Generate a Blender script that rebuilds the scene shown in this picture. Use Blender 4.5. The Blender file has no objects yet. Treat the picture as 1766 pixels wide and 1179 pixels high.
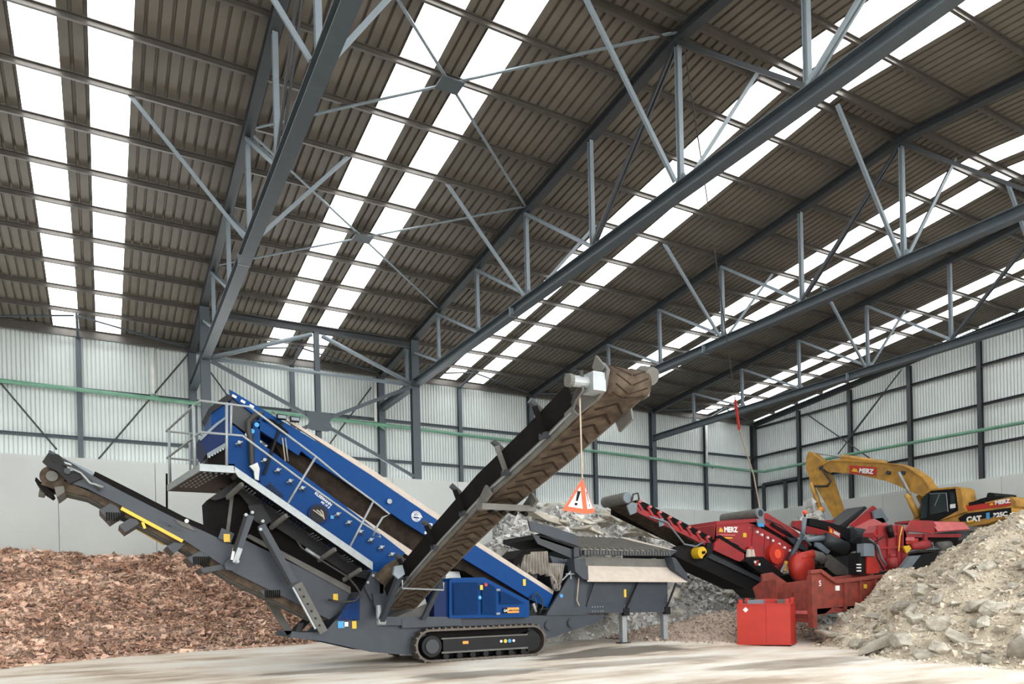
import bpy, bmesh, math, random
from mathutils import Vector, Matrix, noise
R = random.Random(7)
sc = bpy.context.scene
COL = sc.collection
# ---------------------------------------------------------------- camera
YAW, PITCH, ROLL = 0.5062, -0.0011, 0.0238
fw0 = Vector((math.sin(YAW), math.cos(YAW), 0)); rt0 = Vector((math.cos(YAW), -math.sin(YAW), 0)); up0 = Vector((0, 0, 1))
fwd = math.cos(PITCH)*fw0 + math.sin(PITCH)*up0
up1 = math.cos(PITCH)*up0 - math.sin(PITCH)*fw0
rgt = math.cos(ROLL)*rt0 - math.sin(ROLL)*up1
upv = math.sin(ROLL)*rt0 + math.cos(ROLL)*up1
cam = bpy.data.cameras.new('camera'); co = bpy.data.objects.new('camera', cam); COL.objects.link(co)
M = Matrix.Identity(4)
for i, a in enumerate((rgt, upv, -fwd)):
    for j in range(3): M[j][i] = a[j]
M.translation = (0, 0, 1.68)
co.matrix_world = M
cam.sensor_width = 36; cam.sensor_fit = 'HORIZONTAL'
cam.lens = 1271.19/1766*36
cam.shift_y = (1037.0-589.5)/1766
cam.clip_end = 400
sc.camera = co
# ---------------------------------------------------------------- light
W = bpy.data.worlds.new('overcast_sky'); sc.world = W; W.use_nodes = True
bg = W.node_tree.nodes['Background']; bg.inputs[0].default_value = (0.98, 1.0, 1.0, 1); bg.inputs[1].default_value = 6.3
SKYLIGHT_STRENGTH = 6.0
sc.view_settings.view_transform = 'Standard'; sc.view_settings.look = 'None'
sc.view_settings.exposure = 0.0; sc.view_settings.gamma = 1
sc.cycles.use_denoising = True
sc.cycles.max_bounces = 8; sc.cycles.diffuse_bounces = 5
sc.cycles.sample_clamp_indirect = 6
# ---------------------------------------------------------------- helpers
def lin(c):
    return tuple(((v/255)/12.92 if v/255 <= .04045 else ((v/255+.055)/1.055)**2.4) for v in c)
MATS = {}
def mat(name, rgb, rough=.6, metal=0, var=.25, scale=3., bump=0., bscale=30., rgb2=None, island=0, objvar=0, emit=0, coat=0, spec=.5, detail=6, thresh=(.35, .7), alpha=None):
    m = bpy.data.materials.new(name); m.use_nodes = True; nt = m.node_tree; N = nt.nodes; L = nt.links
    b = N['Principled BSDF']; c = lin(rgb); b.inputs['Roughness'].default_value = rough; b.inputs['Metallic'].default_value = metal
    b.inputs['Base Color'].default_value = (*c, 1)
    tc = N.new('ShaderNodeTexCoord')
    if var or rgb2:
        n = N.new('ShaderNodeTexNoise'); n.inputs['Scale'].default_value = scale; n.inputs['Detail'].default_value = detail
        L.new(tc.outputs['Object'], n.inputs['Vector'])
        r = N.new('ShaderNodeValToRGB'); L.new(n.outputs['Fac'], r.inputs['Fac'])
        c2 = lin(rgb2) if rgb2 else tuple(v*(1-var) for v in c)
        r.color_ramp.elements[0].position, r.color_ramp.elements[1].position = thresh
        r.color_ramp.elements[0].color = (*c2, 1); r.color_ramp.elements[1].color = (*c, 1)
        outc = r.outputs['Color']
        if island or objvar:
            hs = N.new('ShaderNodeHueSaturation'); L.new(outc, hs.inputs['Color'])
            mr = N.new('ShaderNodeMapRange'); a = island or objvar
            mr.inputs['To Min'].default_value = 1-a; mr.inputs['To Max'].default_value = 1+a
            if island: g = N.new('ShaderNodeNewGeometry'); L.new(g.outputs['Random Per Island'], mr.inputs['Value'])
            else: g = N.new('ShaderNodeObjectInfo'); L.new(g.outputs['Random'], mr.inputs['Value'])
            L.new(mr.outputs['Result'], hs.inputs['Value']); outc = hs.outputs['Color']
        L.new(outc, b.inputs['Base Color'])
    if bump:
        n2 = N.new('ShaderNodeTexNoise'); n2.inputs['Scale'].default_value = bscale; n2.inputs['Detail'].default_value = 5
        L.new(tc.outputs['Object'], n2.inputs['Vector'])
        bp = N.new('ShaderNodeBump'); bp.inputs['Strength'].default_value = bump; bp.inputs['Distance'].default_value = .03
        L.new(n2.outputs['Fac'], bp.inputs['Height']); L.new(bp.outputs['Normal'], b.inputs['Normal'])
    if emit:
        b.inputs['Emission Color'].default_value = (1, 1, 1, 1); b.inputs['Emission Strength'].default_value = emit
    b.inputs['Specular IOR Level'].default_value = spec
    if coat: b.inputs['Coat Weight'].default_value = coat
    if alpha is not None:
        b.inputs['Alpha'].default_value = alpha
    MATS[name] = m
    return m
class MB:
    def __init__(s): s.v = []; s.f = []; s.m = []; s.mats = []
    def mi(s, m):
        if m not in s.mats: s.mats.append(m)
        return s.mats.index(m)
    def add(s, vs, fs, m):
        o = len(s.v); s.v += [tuple(v) for v in vs]; k = s.mi(m)
        for f in fs: s.f.append(tuple(i+o for i in f)); s.m.append(k)
        return s
    def box(s, lo, hi, m):
        x0, y0, z0 = lo; x1, y1, z1 = hi
        vs = [(x0,y0,z0),(x1,y0,z0),(x1,y1,z0),(x0,y1,z0),(x0,y0,z1),(x1,y0,z1),(x1,y1,z1),(x0,y1,z1)]
        return s.add(vs, [(0,3,2,1),(4,5,6,7),(0,1,5,4),(1,2,6,5),(2,3,7,6),(3,0,4,7)], m)
    def prism(s, poly, a, b, m, axis='Y'):
        n = len(poly)
        g = (lambda p, t: (p[0], t, p[1])) if axis == 'Y' else ((lambda p, t: (t, p[0], p[1])) if axis == 'X' else (lambda p, t: (p[0], p[1], t)))
        vs = [g(p, a) for p in poly]+[g(p, b) for p in poly]
        fs = [tuple(range(n)), tuple(range(2*n-1, n-1, -1))]+[(i, i+n, (i+1) % n+n, (i+1) % n) for i in range(n)]
        return s.add(vs, fs, m)
    def frame(s, p, q, up):
        p, q = Vector(p), Vector(q); d = (q-p); L = d.length; d.normalize(); u = Vector(up)
        if abs(d.dot(u)) > .98: u = Vector((0, 1, 0)) if abs(d.y) < .9 else Vector((1, 0, 0))
        sd = d.cross(u).normalized(); u = sd.cross(d).normalized()
        return p, q, d, sd, u
    def sect(s, p, q, prof, m, up=(0,0,1), cap=True):
        p, q, d, sd, u = s.frame(p, q, up); n = len(prof)
        vs = [p+sd*a+u*b for a, b in prof]+[q+sd*a+u*b for a, b in prof]
        fs = [(i, (i+1) % n, (i+1) % n+n, i+n) for i in range(n)]
        if cap: fs += [tuple(range(n-1, -1, -1)), tuple(range(n, 2*n))]
        return s.add(vs, fs, m)
    def beam(s, p, q, w, h, m, up=(0,0,1)):
        w /= 2; h /= 2
        return s.sect(p, q, [(-w,-h),(w,-h),(w,h),(-w,h)], m, up)
    def ibeam(s, p, q, w, h, m, up=(0,0,1), t=.02):
        w /= 2; h /= 2; e = t*.5
        return s.sect(p, q, [(-w,-h),(w,-h),(w,-h+t),(e,-h+t),(e,h-t),(w,h-t),(w,h),(-w,h),(-w,h-t),(-e,h-t),(-e,-h+t),(-w,-h+t)], m, up)
    def angle(s, p, q, w, h, m, up=(0,0,1), t=.015):
        return s.sect(p, q, [(0,0),(w,0),(w,t),(t,t),(t,h),(0,h)], m, up)
    def channel(s, p, q, w, h, m, up=(0,0,1), t=.02):
        return s.sect(p, q, [(0,-h/2),(w,-h/2),(w,-h/2+t),(t,-h/2+t),(t,h/2-t),(w,h/2-t),(w,h/2),(0,h/2)], m, up)
    def tube(s, path, r, m, n=10, cap=True):
        P = [Vector(p) for p in path]; rings = []
        for i, p in enumerate(P):
            d = (P[min(i+1, len(P)-1)]-P[max(i-1, 0)]).normalized()
            if i == 0: u = Vector((0,0,1)) if abs(d.z) < .9 else Vector((1,0,0))
            sd = d.cross(u).normalized(); u = sd.cross(d).normalized()
            rr = r[i] if isinstance(r, (list, tuple)) else r
            rings.append([p+(sd*math.cos(a)+u*math.sin(a))*rr for a in [2*math.pi*k/n for k in range(n)]])
        vs = [v for g in rings for v in g]; fs = []
        for i in range(len(P)-1):
            for k in range(n): fs.append((i*n+k, i*n+(k+1) % n, (i+1)*n+(k+1) % n, (i+1)*n+k))
        if cap: fs += [tuple(range(n-1, -1, -1)), tuple(range((len(P)-1)*n, len(P)*n))]
        return s.add(vs, fs, m)
    def cyl(s, p, q, r, m, n=20): return s.tube([p, q], r, m, n)
    def sphere(s, c, r, m, n=10, sz=1):
        vs = []; fs = []; k = n//2
        for i in range(k+1):
            th = math.pi*i/k
            for j in range(n):
                ph = 2*math.pi*j/n; vs.append((c[0]+r*math.sin(th)*math.cos(ph), c[1]+r*math.sin(th)*math.sin(ph), c[2]+r*sz*math.cos(th)))
        for i in range(k):
            for j in range(n): fs.append((i*n+j, (i+1)*n+j, (i+1)*n+(j+1) % n, i*n+(j+1) % n))
        return s.add(vs, fs, m)
    def build(s, name, parent=None, smooth=False, **tags):
        me = bpy.data.meshes.new(name); org = Vector((0,0,0)); p = parent
        while p is not None: org += p.location; p = p.parent
        loc = Vector((0,0,0))
        if parent is None and s.v:
            xs, ys, zs = zip(*s.v); loc = Vector(((min(xs)+max(xs))/2, (min(ys)+max(ys))/2, min(zs)))
            org = loc
        me.from_pydata([tuple(Vector(v)-org) for v in s.v], [], s.f)
        for m in s.mats: me.materials.append(MATS[m])
        for pl, k in zip(me.polygons, s.m): pl.material_index = k; pl.use_smooth = smooth
        me.update()
        bm = bmesh.new(); bm.from_mesh(me); bmesh.ops.recalc_face_normals(bm, faces=bm.faces); bm.to_mesh(me); bm.free()
        o = bpy.data.objects.new(name, me); COL.objects.link(o); o.parent = parent; o.location = loc
        for k, v in tags.items(): o[{'cat': 'category'}.get(k, k)] = v
        return o
def thing(name, loc, label, cat, group=None):
    o = bpy.data.objects.new(name, None); COL.objects.link(o); o.location = loc; o.empty_display_size = .3
    o['label'] = label; o['category'] = cat
    if group: o['group'] = group
    return o
def copy_tree(o, parent=None):
    c = o.copy(); COL.objects.link(c); c.parent = parent
    for ch in list(o.children): copy_tree(ch, c)
    return c
def text(name, body, o, xd, yd, size, m, parent, depth=.006, bold=.02):
    cu = bpy.data.curves.new(name, 'FONT'); cu.body = body; cu.size = size; cu.extrude = depth/2; cu.offset = bold*size
    to = bpy.data.objects.new(name, cu); COL.objects.link(to)
    bpy.context.view_layer.update()
    me = bpy.data.meshes.new_from_object(to); bpy.data.objects.remove(to); bpy.data.curves.remove(cu)
    xd = Vector(xd).normalized(); yd = Vector(yd); yd = (yd-xd*yd.dot(xd)).normalized(); zd = xd.cross(yd)
    org = Vector((0,0,0)); p = parent
    while p is not None: org += p.location; p = p.parent
    for v in me.vertices: v.co = Vector(o)+xd*v.co.x+yd*v.co.y+zd*v.co.z-org
    me.materials.clear(); me.materials.append(MATS[m])
    t = bpy.data.objects.new(name, me); COL.objects.link(t); t.parent = parent
    return t
def lerp(a, b, t): return tuple(x+(y-x)*t for x, y in zip(a, b))
def ss(a, b, x):
    t = min(1, max(0, (x-a)/(b-a))); return t*t*(3-2*t)
# ---------------------------------------------------------------- materials
mat('steel_blue', (68,77,84), .5, .1, .15)
mat('steel_light', (118,130,138), .45, .1, .12)
mat('steel_dark', (50,54,58), .5, .1, .2)
mat('steel_zinc', (152,158,160), .45, .3, .15, 8)
mat('purlin', (92,88,84), .35, .5, .2)
mat('roof_sheet', (104,99,91), .6, .1, .18, 1.5)
mat('wall_sheet', (194,201,200), .5, .0, .08, .8)
mat('push_wall_concrete', (190,194,192), .85, 0, .1, .5, .15, 12)
mat('pipe_green', (96,142,120), .45)
mat('white_pvc', (215,216,212), .45)
mat('blue_paint', (0,60,120), .45, 0, .1, 4, spec=.12)
mat('blue_deep', (6,34,82), .5, 0, .15, spec=.2)
mat('grey_paint', (58,64,72), .42, .0, .15, 3, spec=.3)
mat('grey_dust', (104,102,98), .75, 0, .3, 3)
mat('tan_dust', (196,184,172), .85, 0, .15, 5)
mat('black_rubber_and_shade', (20,18,17), .8, 0, .3, 6, spec=.15)  # rubber parts, and black fills that paint shade inside machines
mat('belt', (94,82,70), .9, 0, .4, 5, .1, 20, rgb2=(64,55,46), spec=.15)
mat('belt_dark', (52,43,36), .9, 0, .4, 5, rgb2=(34,28,24), spec=.15)
mat('belt_cleat', (52,43,36), .9, spec=.1)
mat('track_steel', (104,96,88), .55, .4, .4, 8)
mat('black_paint', (18,18,20), .5, spec=.25)
mat('yellow', (224,182,40), .45, var=.1)
mat('orange', (235,150,60), .5, var=.05)
mat('cyan', (60,150,205), .5, var=.05)
mat('white', (232,232,230), .5, var=.05)
mat('red_paint', (166,46,50), .5, 0, .25, 3, rgb2=(136,52,54), spec=.35)
mat('red_bright', (182,46,34), .5, 0, .12, 3)
mat('red_pale', (205,110,110), .6, 0, .2, 4)
mat('rust_red', (150,62,50), .7, 0, .3, 4, rgb2=(112,54,44))
mat('orange_red', (238,92,58), .5, var=.06)
mat('cat_yellow', (196,146,56), .55, 0, .25, 2.5, rgb2=(150,112,52))
mat('glass_dark', (30,40,42), .08, 0, 0)
mat('fabric_grey', (150,143,134), .9, 0, .3, 5)
mat('hose', (52,50,48), .6)
mat('rope', (178,164,146), .9)
mat('wood_chip', (216,188,168), .9, 0, .45, 1.1, rgb2=(176,142,122), island=.7)
mat('wood_base', (70,46,37), .95, 0, .3, 6)
mat('rubble', (178,176,171), .92, 0, .2, 2.2, .5, 14, rgb2=(132,128,120))
mat('rubble_tan', (206,194,174), .92, 0, .2, 1.2, .6, 22, rgb2=(166,154,136))
mat('chip_grey', (210,209,206), .92, 0, .25, 1.5, rgb2=(166,165,162), island=.4)
mat('chip_tan', (218,207,190), .92, 0, .2, 1.2, rgb2=(180,169,152), island=.35)
mat('rock', (196,190,177), .92, 0, .2, 2.5, .8, 12, rgb2=(152,145,132), objvar=.25)
mat('gravel', (188,170,156), .92, 0, .3, 20, .6, 60, rgb2=(150,133,120), island=.35)
def skylight_mat():
    m = bpy.data.materials.new('skylight_sheet'); m.use_nodes = True; nt = m.node_tree
    b = nt.nodes['Principled BSDF']; b.inputs['Base Color'].default_value = (.7,.72,.74,1); b.inputs['Roughness'].default_value = .5
    b.inputs['Emission Color'].default_value = (.98,1,1,1); b.inputs['Emission Strength'].default_value = SKYLIGHT_STRENGTH
    MATS['skylight_sheet'] = m
skylight_mat()
def ground_mat():
    m = bpy.data.materials.new('yard_concrete'); m.use_nodes = True; nt = m.node_tree; N = nt.nodes; L = nt.links
    b = N['Principled BSDF']; tc = N.new('ShaderNodeTexCoord')
    mp = N.new('ShaderNodeMapping'); mp.inputs['Scale'].default_value = (.35, .9, 1); mp.inputs['Rotation'].default_value = (0,0,-.35); L.new(tc.outputs['Object'], mp.inputs['Vector'])
    n = N.new('ShaderNodeTexNoise'); n.inputs['Scale'].default_value = .75; n.inputs['Detail'].default_value = 9; n.inputs['Roughness'].default_value = .62
    L.new(mp.outputs['Vector'], n.inputs['Vector'])
    r = N.new('ShaderNodeValToRGB'); e = r.color_ramp.elements
    e[0].position = .36; e[0].color = (*lin((176,158,140)), 1); e[1].position = .6; e[1].color = (*lin((236,232,224)), 1)
    x = e.new(.47); x.color = (*lin((222,209,193)), 1)
    L.new(n.outputs['Fac'], r.inputs['Fac'])
    n3 = N.new('ShaderNodeTexNoise'); n3.inputs['Scale'].default_value = 30; n3.inputs['Detail'].default_value = 6; L.new(tc.outputs['Object'], n3.inputs['Vector'])
    mx = N.new('ShaderNodeMixRGB'); mx.blend_type = 'MULTIPLY'; mx.inputs[0].default_value = .18
    L.new(r.outputs['Color'], mx.inputs[1]); L.new(n3.outputs['Fac'], mx.inputs[2]); 
    geo = N.new('ShaderNodeNewGeometry'); colr = mx.outputs[0]
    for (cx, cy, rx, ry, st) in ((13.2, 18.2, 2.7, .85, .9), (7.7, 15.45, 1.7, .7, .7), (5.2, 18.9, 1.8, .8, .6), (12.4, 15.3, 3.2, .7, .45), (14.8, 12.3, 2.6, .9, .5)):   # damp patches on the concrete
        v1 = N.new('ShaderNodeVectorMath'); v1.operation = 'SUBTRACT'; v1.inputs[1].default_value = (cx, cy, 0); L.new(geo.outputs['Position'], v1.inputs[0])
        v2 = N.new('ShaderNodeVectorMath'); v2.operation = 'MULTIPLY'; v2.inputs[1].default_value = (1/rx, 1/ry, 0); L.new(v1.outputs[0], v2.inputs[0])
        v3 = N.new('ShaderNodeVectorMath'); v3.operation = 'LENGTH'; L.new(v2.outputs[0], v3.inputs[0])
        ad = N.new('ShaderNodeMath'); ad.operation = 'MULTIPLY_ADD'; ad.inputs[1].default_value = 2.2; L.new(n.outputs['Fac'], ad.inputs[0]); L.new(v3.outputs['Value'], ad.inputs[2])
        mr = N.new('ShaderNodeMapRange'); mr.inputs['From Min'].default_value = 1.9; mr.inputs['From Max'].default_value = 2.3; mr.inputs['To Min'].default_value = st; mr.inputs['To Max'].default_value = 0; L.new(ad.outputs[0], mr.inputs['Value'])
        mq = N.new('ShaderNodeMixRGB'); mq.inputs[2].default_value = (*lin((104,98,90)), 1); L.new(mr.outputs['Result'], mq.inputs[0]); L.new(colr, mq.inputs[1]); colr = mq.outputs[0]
    L.new(colr, b.inputs['Base Color'])
    rr = N.new('ShaderNodeMapRange'); rr.inputs['From Min'].default_value = .35; rr.inputs['From Max'].default_value = .6; rr.inputs['To Min'].default_value = .55; rr.inputs['To Max'].default_value = .85; b.inputs['Specular IOR Level'].default_value = .2
    L.new(n.outputs['Fac'], rr.inputs['Value']); L.new(rr.outputs['Result'], b.inputs['Roughness'])
    bp = N.new('ShaderNodeBump'); bp.inputs['Strength'].default_value = .25; bp.inputs['Distance'].default_value = .02; L.new(n3.outputs['Fac'], bp.inputs['Height']); L.new(bp.outputs['Normal'], b.inputs['Normal'])
    MATS['yard_concrete'] = m
ground_mat()
# ---------------------------------------------------------------- hall
D, X0, B, NP = 34.155, 3.545, 8.4, 3.53
DR = 21.18; DE = 42.36; XR = 37.145; XL = -13.26
def roofz(d): return 12.80+.0951*min(d, DE-d)      # underside of the purlins
def gz(x, y):
    return .055*min(8, max(0, y-20.5)) + .2*ss(11.5, 15, x)*ss(16.5, 20, y)*(1-ss(20.5, 24, y))
b = MB(); nx, ny = 110, 100
gx = [-30+i*(90/nx) for i in range(nx+1)]; gy = [-40+j*(78/ny) for j in range(ny+1)]
b.add([(x, y, gz(x, y)) for y in gy for x in gx], [(j*(nx+1)+i, j*(nx+1)+i+1, (j+1)*(nx+1)+i+1, (j+1)*(nx+1)+i) for j in range(ny) for i in range(nx)], 'yard_concrete')
b.build('floor', kind='structure', smooth=True, label='pale dusty concrete yard floor of the hall')
def corr(b, u0, u1, pitch, dep, fn, v0, v1, m, th=.0):
    n = max(1, round((u1-u0)/pitch)); p = (u1-u0)/n; prof = []
    for i in range(n):
        u = u0+i*p; prof += [(u, 0), (u+.7*p, 0), (u+.75*p, dep), (u+.95*p, dep)]
    prof.append((u1, 0)); k = len(prof)
    vs = [fn(u, v0, w) for u, w in prof]+[fn(u, v1, w) for u, w in prof]
    b.add(vs, [(i, i+1, i+1+k, i+k) for i in range(k-1)], m)
# wall cladding: ribbed sheets
b = MB(); corr(b, XL, XR+.2, .15, .05, lambda u, v, w: (u, D+.2+w, v), 6.8, 13.1, 'wall_sheet'); b.build('wall_back', kind='structure')
b = MB(); corr(b, -DE+D, D+.2, .15, .05, lambda u, v, w: (XR+.2+w, u, v), 6.8, 14.9, 'wall_sheet')
b.build('wall_right', kind='structure')
b = MB(); corr(b, -8.2, D+.2, .14, .035, lambda u, v, w: (XL-w, u, v), 0, 14.9, 'wall_sheet'); b.build('wall_left', kind='structure')
# concrete push walls
b = MB(); zc = 6.97
for x0, x1 in zip([15.4+i*2.7 for i in range(8)], [15.4+i*2.7+2.685 for i in range(8)]): b.box((x0, 33.82, 0), (min(x1, XR-.33), 34.12, zc), 'push_wall_concrete')
b.build('wall_back_base', kind='structure')
b = MB(); x = XL
while x < 15.3:
    b.box((x, 29.45, 0), (min(x+2.985, 15.4), 29.85, zc), 'push_wall_concrete'); x += 3.0
b.box((15.1, 29.86, 0), (15.4, 33.8, zc), 'push_wall_concrete'); b.build('wall_middle', kind='structure')
b = MB(); y = -8
while y < 33.7:
    b.box((XR-.3, y, 0), (XR, min(y+2.985, 34.1), zc), 'push_wall_concrete'); y += 3.0
b.build('wall_right_base', kind='structure')
# roof sheets and skylights
sky = {-2: (2.4, 3.5), -1: (2.4, 3.45), 0: (2.07, 3.2), 1: (2.25, 3.37), 2: (2.4, 3.5), 3: (2.5, 3.62)}
b = MB(); wn = 1
for k in range(-2, 4):
    xs = X0+B*k; a, c = sky[k]; a *= 1.4; c *= 1.4; sw = .88
    spans = [(xs, xs+a), (xs+a+sw, xs+c), (xs+c+sw, xs+B)]
    for u0, u1 in spans:
        for s in (0, 1):
            f = (lambda u, v, w: (u, D-v, roofz(v)+.2+w)); d0, d1 = ((-.4, DR), (DR, DE+.4))[s]
            corr(b, u0, u1, .265, .075, f, d0, d1, 'roof_sheet')
    for q in (a, c):
        s = MB()
        for d0, d1 in ((-.4, DR), (DR, DE+.4)):
            z0, z1 = roofz(d0)+.2, roofz(d1)+.2
            s.add([(xs+q, D-d0, z0+.02), (xs+q+sw, D-d0, z0+.02), (xs+q+sw, D-d1, z1+.02), (xs+q, D-d1, z1+.02)], [(0,1,2,3)], 'skylight_sheet')
        s.build('window_%d' % wn, kind='structure'); wn += 1
b.build('ceiling', kind='structure')
ORD = ['lowest','second','third','fourth','fifth','sixth','seventh','eighth','ninth','tenth','eleventh','twelfth','thirteenth','fourteenth','fifteenth','sixteenth','seventeenth','eighteenth','nineteenth','twentieth']
# purlins, one continuous line each
for k in range(0, 19):
    d = k*1.765; b = MB(); z = roofz(d)
    if k == 0: b.channel((XL, D-.05, z-.02), (XR, D-.05, z-.02), .12, .34, 'purlin')
    elif k == 12:
        for o in (-.28, .28): b.channel((XL, D-d+o, z+.05), (XR, D-d+o, z+.05), .08, .22, 'purlin')
    else: b.channel((XL, D-d, z+.09), (XR, D-d, z+.09), .07, .16, 'purlin')
    lab = ('grey eave beam along the top of the back wall' if k == 0 else 'grey twin ridge purlin at the highest line of the roof' if k == 12 else
           'grey steel roof purlin, %s line up from the back wall eave' % ORD[k-1] if k < 12 else 'grey steel roof purlin, %s line past the ridge towards the camera' % ('first' if k == 13 else ORD[k-13]))
    b.build('roof_purlin', label=lab, cat='purlin', group='roof purlins')
TN = ['nearest left roof truss running from above the blue screener to the top of the picture', 'second grey roof truss from the left, on the column behind the big conveyor', 'third grey roof truss from the left, crossing the right half of the roof', 'grey roof truss nearest the right wall, with a pale lit lower chord']
def tz(d): return 12.55+.0951*min(d, DE-d)
ZB = 11.27
trs = None
def make_truss(X):
    t = thing('roof_truss', (X, D, 0), '', 'roof truss', 'roof trusses')
    b = MB()
    for a, c in ((0, DR), (DR, DE)): b.ibeam((X, D-a, tz(a)+.12), (X, D-c, tz(c)+.12), .26, .24, 'steel_dark')
    b.build('top_chord', t)
    b = MB(); b.ibeam((X, D-.1, ZB-.15), (X, D-DE, ZB-.15), .3, .3, 'steel_blue', t=.022)
    b.box((X-.16, D-13.2, ZB-.31), (X+.16, D-13.16, ZB+.01), 'steel_light')
    b.build('bottom_chord', t)
    for k in range(1, 12):
        d = k*NP; b = MB(); b.ibeam((X, D-d, ZB), (X, D-d, tz(d)), .12, .12, 'steel_light', up=(0,1,0), t=.014)
        b.build('vertical_post', t)
        b = MB(); b.prism([(D-d-.22, ZB), (D-d+.22, ZB), (D-d+.12, ZB+.2), (D-d-.12, ZB+.2)], X-.015, X+.015, 'steel_light', 'X'); b.build('gusset_plate', t)
    for k in range(0, 12):
        d0, d1 = k*NP, (k+1)*NP
        top, bot = (d0, d1) if (k < 5 or k in (6,)) else (d1, d0)
        if k == 0: continue
        b = MB(); q = 'steel_dark' if k in (5, 6) else 'steel_light'
        for o in (-.05, .05): b.beam((X+o, D-top+(.1 if top < bot else -.1)*0, tz(top)), (X+o, D-bot, ZB+.05), .05, .09, q)
        b.build('diagonal', t)
    return t
def dupmove(t, dx): c = copy_tree(t); c.location.x += dx; return c
t0 = make_truss(X0); t0['label'] = TN[0]; trusses = [t0]
for i in range(1, 4):
    c = dupmove(t0, B*i); c['label'] = TN[i]; trusses.append(c)
# knee braces from the lower chords to the purlins
names = ['first', 'second', 'third', 'fourth']
for i in range(4):
    X = X0+B*i
    for d, w in ((3*NP*4/3, 'middle'), (6*NP, 'ridge')):
        d = round(d/NP)*NP
        for s, sd in ((-1, 'left'), (1, 'right')):
            b = MB(); b.beam((X+s*.15, D-d, ZB+.02), (X+s*1.95*1.4, D-d, roofz(d)+.05), .1, .02, 'steel_light', up=(0,1,0))
            b.beam((X+s*.15, D-d+.05, ZB+.02), (X+s*1.95*1.4, D-d+.05, roofz(d)+.05), .02, .1, 'steel_light', up=(0,1,0))
            b.build('knee_brace', label='pale knee brace on the %s side of the %s truss from left, %s node' % (sd, names[i], w), cat='brace', group='knee braces')
# roof cross bracing
for i, (xs, dn) in enumerate([(X0, 0), (X0, 4), (X0, 8)]):
    pass
def cross(xs, da, dc, lab):
    b = MB(); zc_ = lambda d: roofz(d)-.02; xm = xs+B/2; dm = (da+dc)/2
    for p, q in (((xs, da), (xs+B, dc)), ((xs, dc), (xs+B, da))):
        b.beam((p[0], D-p[1], zc_(p[1])), (q[0], D-q[1], zc_(q[1])), .07, .03, 'steel_light')
    b.prism([(xm-.3, D-dm-.25), (xm+.3, D-dm-.25), (xm+.3, D-dm+.25), (xm-.3, D-dm+.25)], zc_(dm)-.05, zc_(dm)-.03, 'steel_blue', 'Z')
    b.build('roof_bracing', label=lab, cat='bracing', group='roof cross bracing')
cross(X0, 2*NP, 4*NP, 'flat steel cross brace under the roof between the first two trusses, lower one')
cross(X0, 4*NP, 6*NP, 'flat steel cross brace under the roof between the first two trusses, nearest the ridge')
for i in range(-1, 4):
    xs = X0+B*i; b = MB(); xm = xs+B/2
    for xx in (xs, xs+B): sx = 1 if xx > xm else -1; b.beam((xm+sx*.1, D-1.7, roofz(1.77)-.06), (xx-sx*.3, D-.3, roofz(0)-.06), .07, .05, 'steel_blue')
    b.tube([(xm, D-1.8, roofz(1.77)-.03), (xm, D-.1, roofz(0)-.2)], .05, 'steel_blue', 6)
    b.build('eave_bracing', label='small V-shaped eave brace above the back wall, %s bay from the left' % ['first','second','third','fourth','fifth'][i+1], cat='bracing', group='eave braces')
# columns on the back wall
for j in range(-2, 9):
    X = X0+j*B/2; main = j % 2 == 0
    b = MB(); zt = 12.7
    b.ibeam((X, D, 6.6 if X > 15 else 0), (X, D, zt), .3 if main else .2, .3 if main else .16, 'steel_blue' if j < 8 else 'steel_dark', up=(0,1,0))
    b.build('steel_column', label='grey steel column against the back wall, %s from the left%s' % (['first','second','third','fourth','fifth','sixth','seventh','eighth','ninth','tenth','last'][j+2], ', in the room corner' if j == 8 else ''), cat='column', group='back wall columns')
# girts
for z, nm in ((8.62, 'lower'), (10.58, 'upper')):
    b = MB(); b.channel((XL, D+.1, z), (XR, D+.1, z), .09, .14, 'steel_blue'); b.build('wall_girt', label='%s horizontal steel rail across the back wall cladding' % nm, cat='rail', group='back wall rails')
for z, nm in ((8.62, 'lowest'), (10.58, 'middle'), (12.45, 'highest')):
    b = MB(); b.channel((XR+.1, -8, z), (XR+.1, D, z), -.09, .14, 'steel_dark'); b.build('wall_girt', label='%s horizontal steel rail across the right wall cladding' % nm, cat='rail', group='right wall rails')
for k in range(1, 12):
    d = k*NP; b = MB(); b.ibeam((XR+.02, D-d, 6.6), (XR+.02, D-d, tz(d)-.06), .2, .2, 'steel_dark', up=(1,0,0))
    b.build('steel_column', label='dark steel column on the right wall, %s from the corner' % ['first','second','third','fourth','fifth','sixth','seventh','eighth','ninth','tenth','eleventh'][k-1], cat='column', group='right wall columns')
b = MB()
for a, c in ((0, DR), (DR, DE)): b.ibeam((XR-.05, D-a, tz(a)+.12), (XR-.05, D-c, tz(c)+.12), .22, .3, 'steel_dark')
b.build('roof_rafter', label='dark steel rafter along the top of the right wall', cat='beam')
# roller-door frame left in the right wall by the corner
b = MB(); b.beam((XR-.1, 33.3, 6.9), (XR-.1, 33.3, 8.75), .14, .2, 'steel_dark'); b.beam((XR-.1, 31.6, 6.9), (XR-.1, 31.6, 8.75), .14, .2, 'steel_dark'); b.beam((XR-.1, 30.7, 8.75), (XR-.1, 33.3, 8.75), .14, .12, 'steel_dark'); b.build('steel_frame', label='dark steel frame in the right wall next to the corner', cat='frame')
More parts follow.
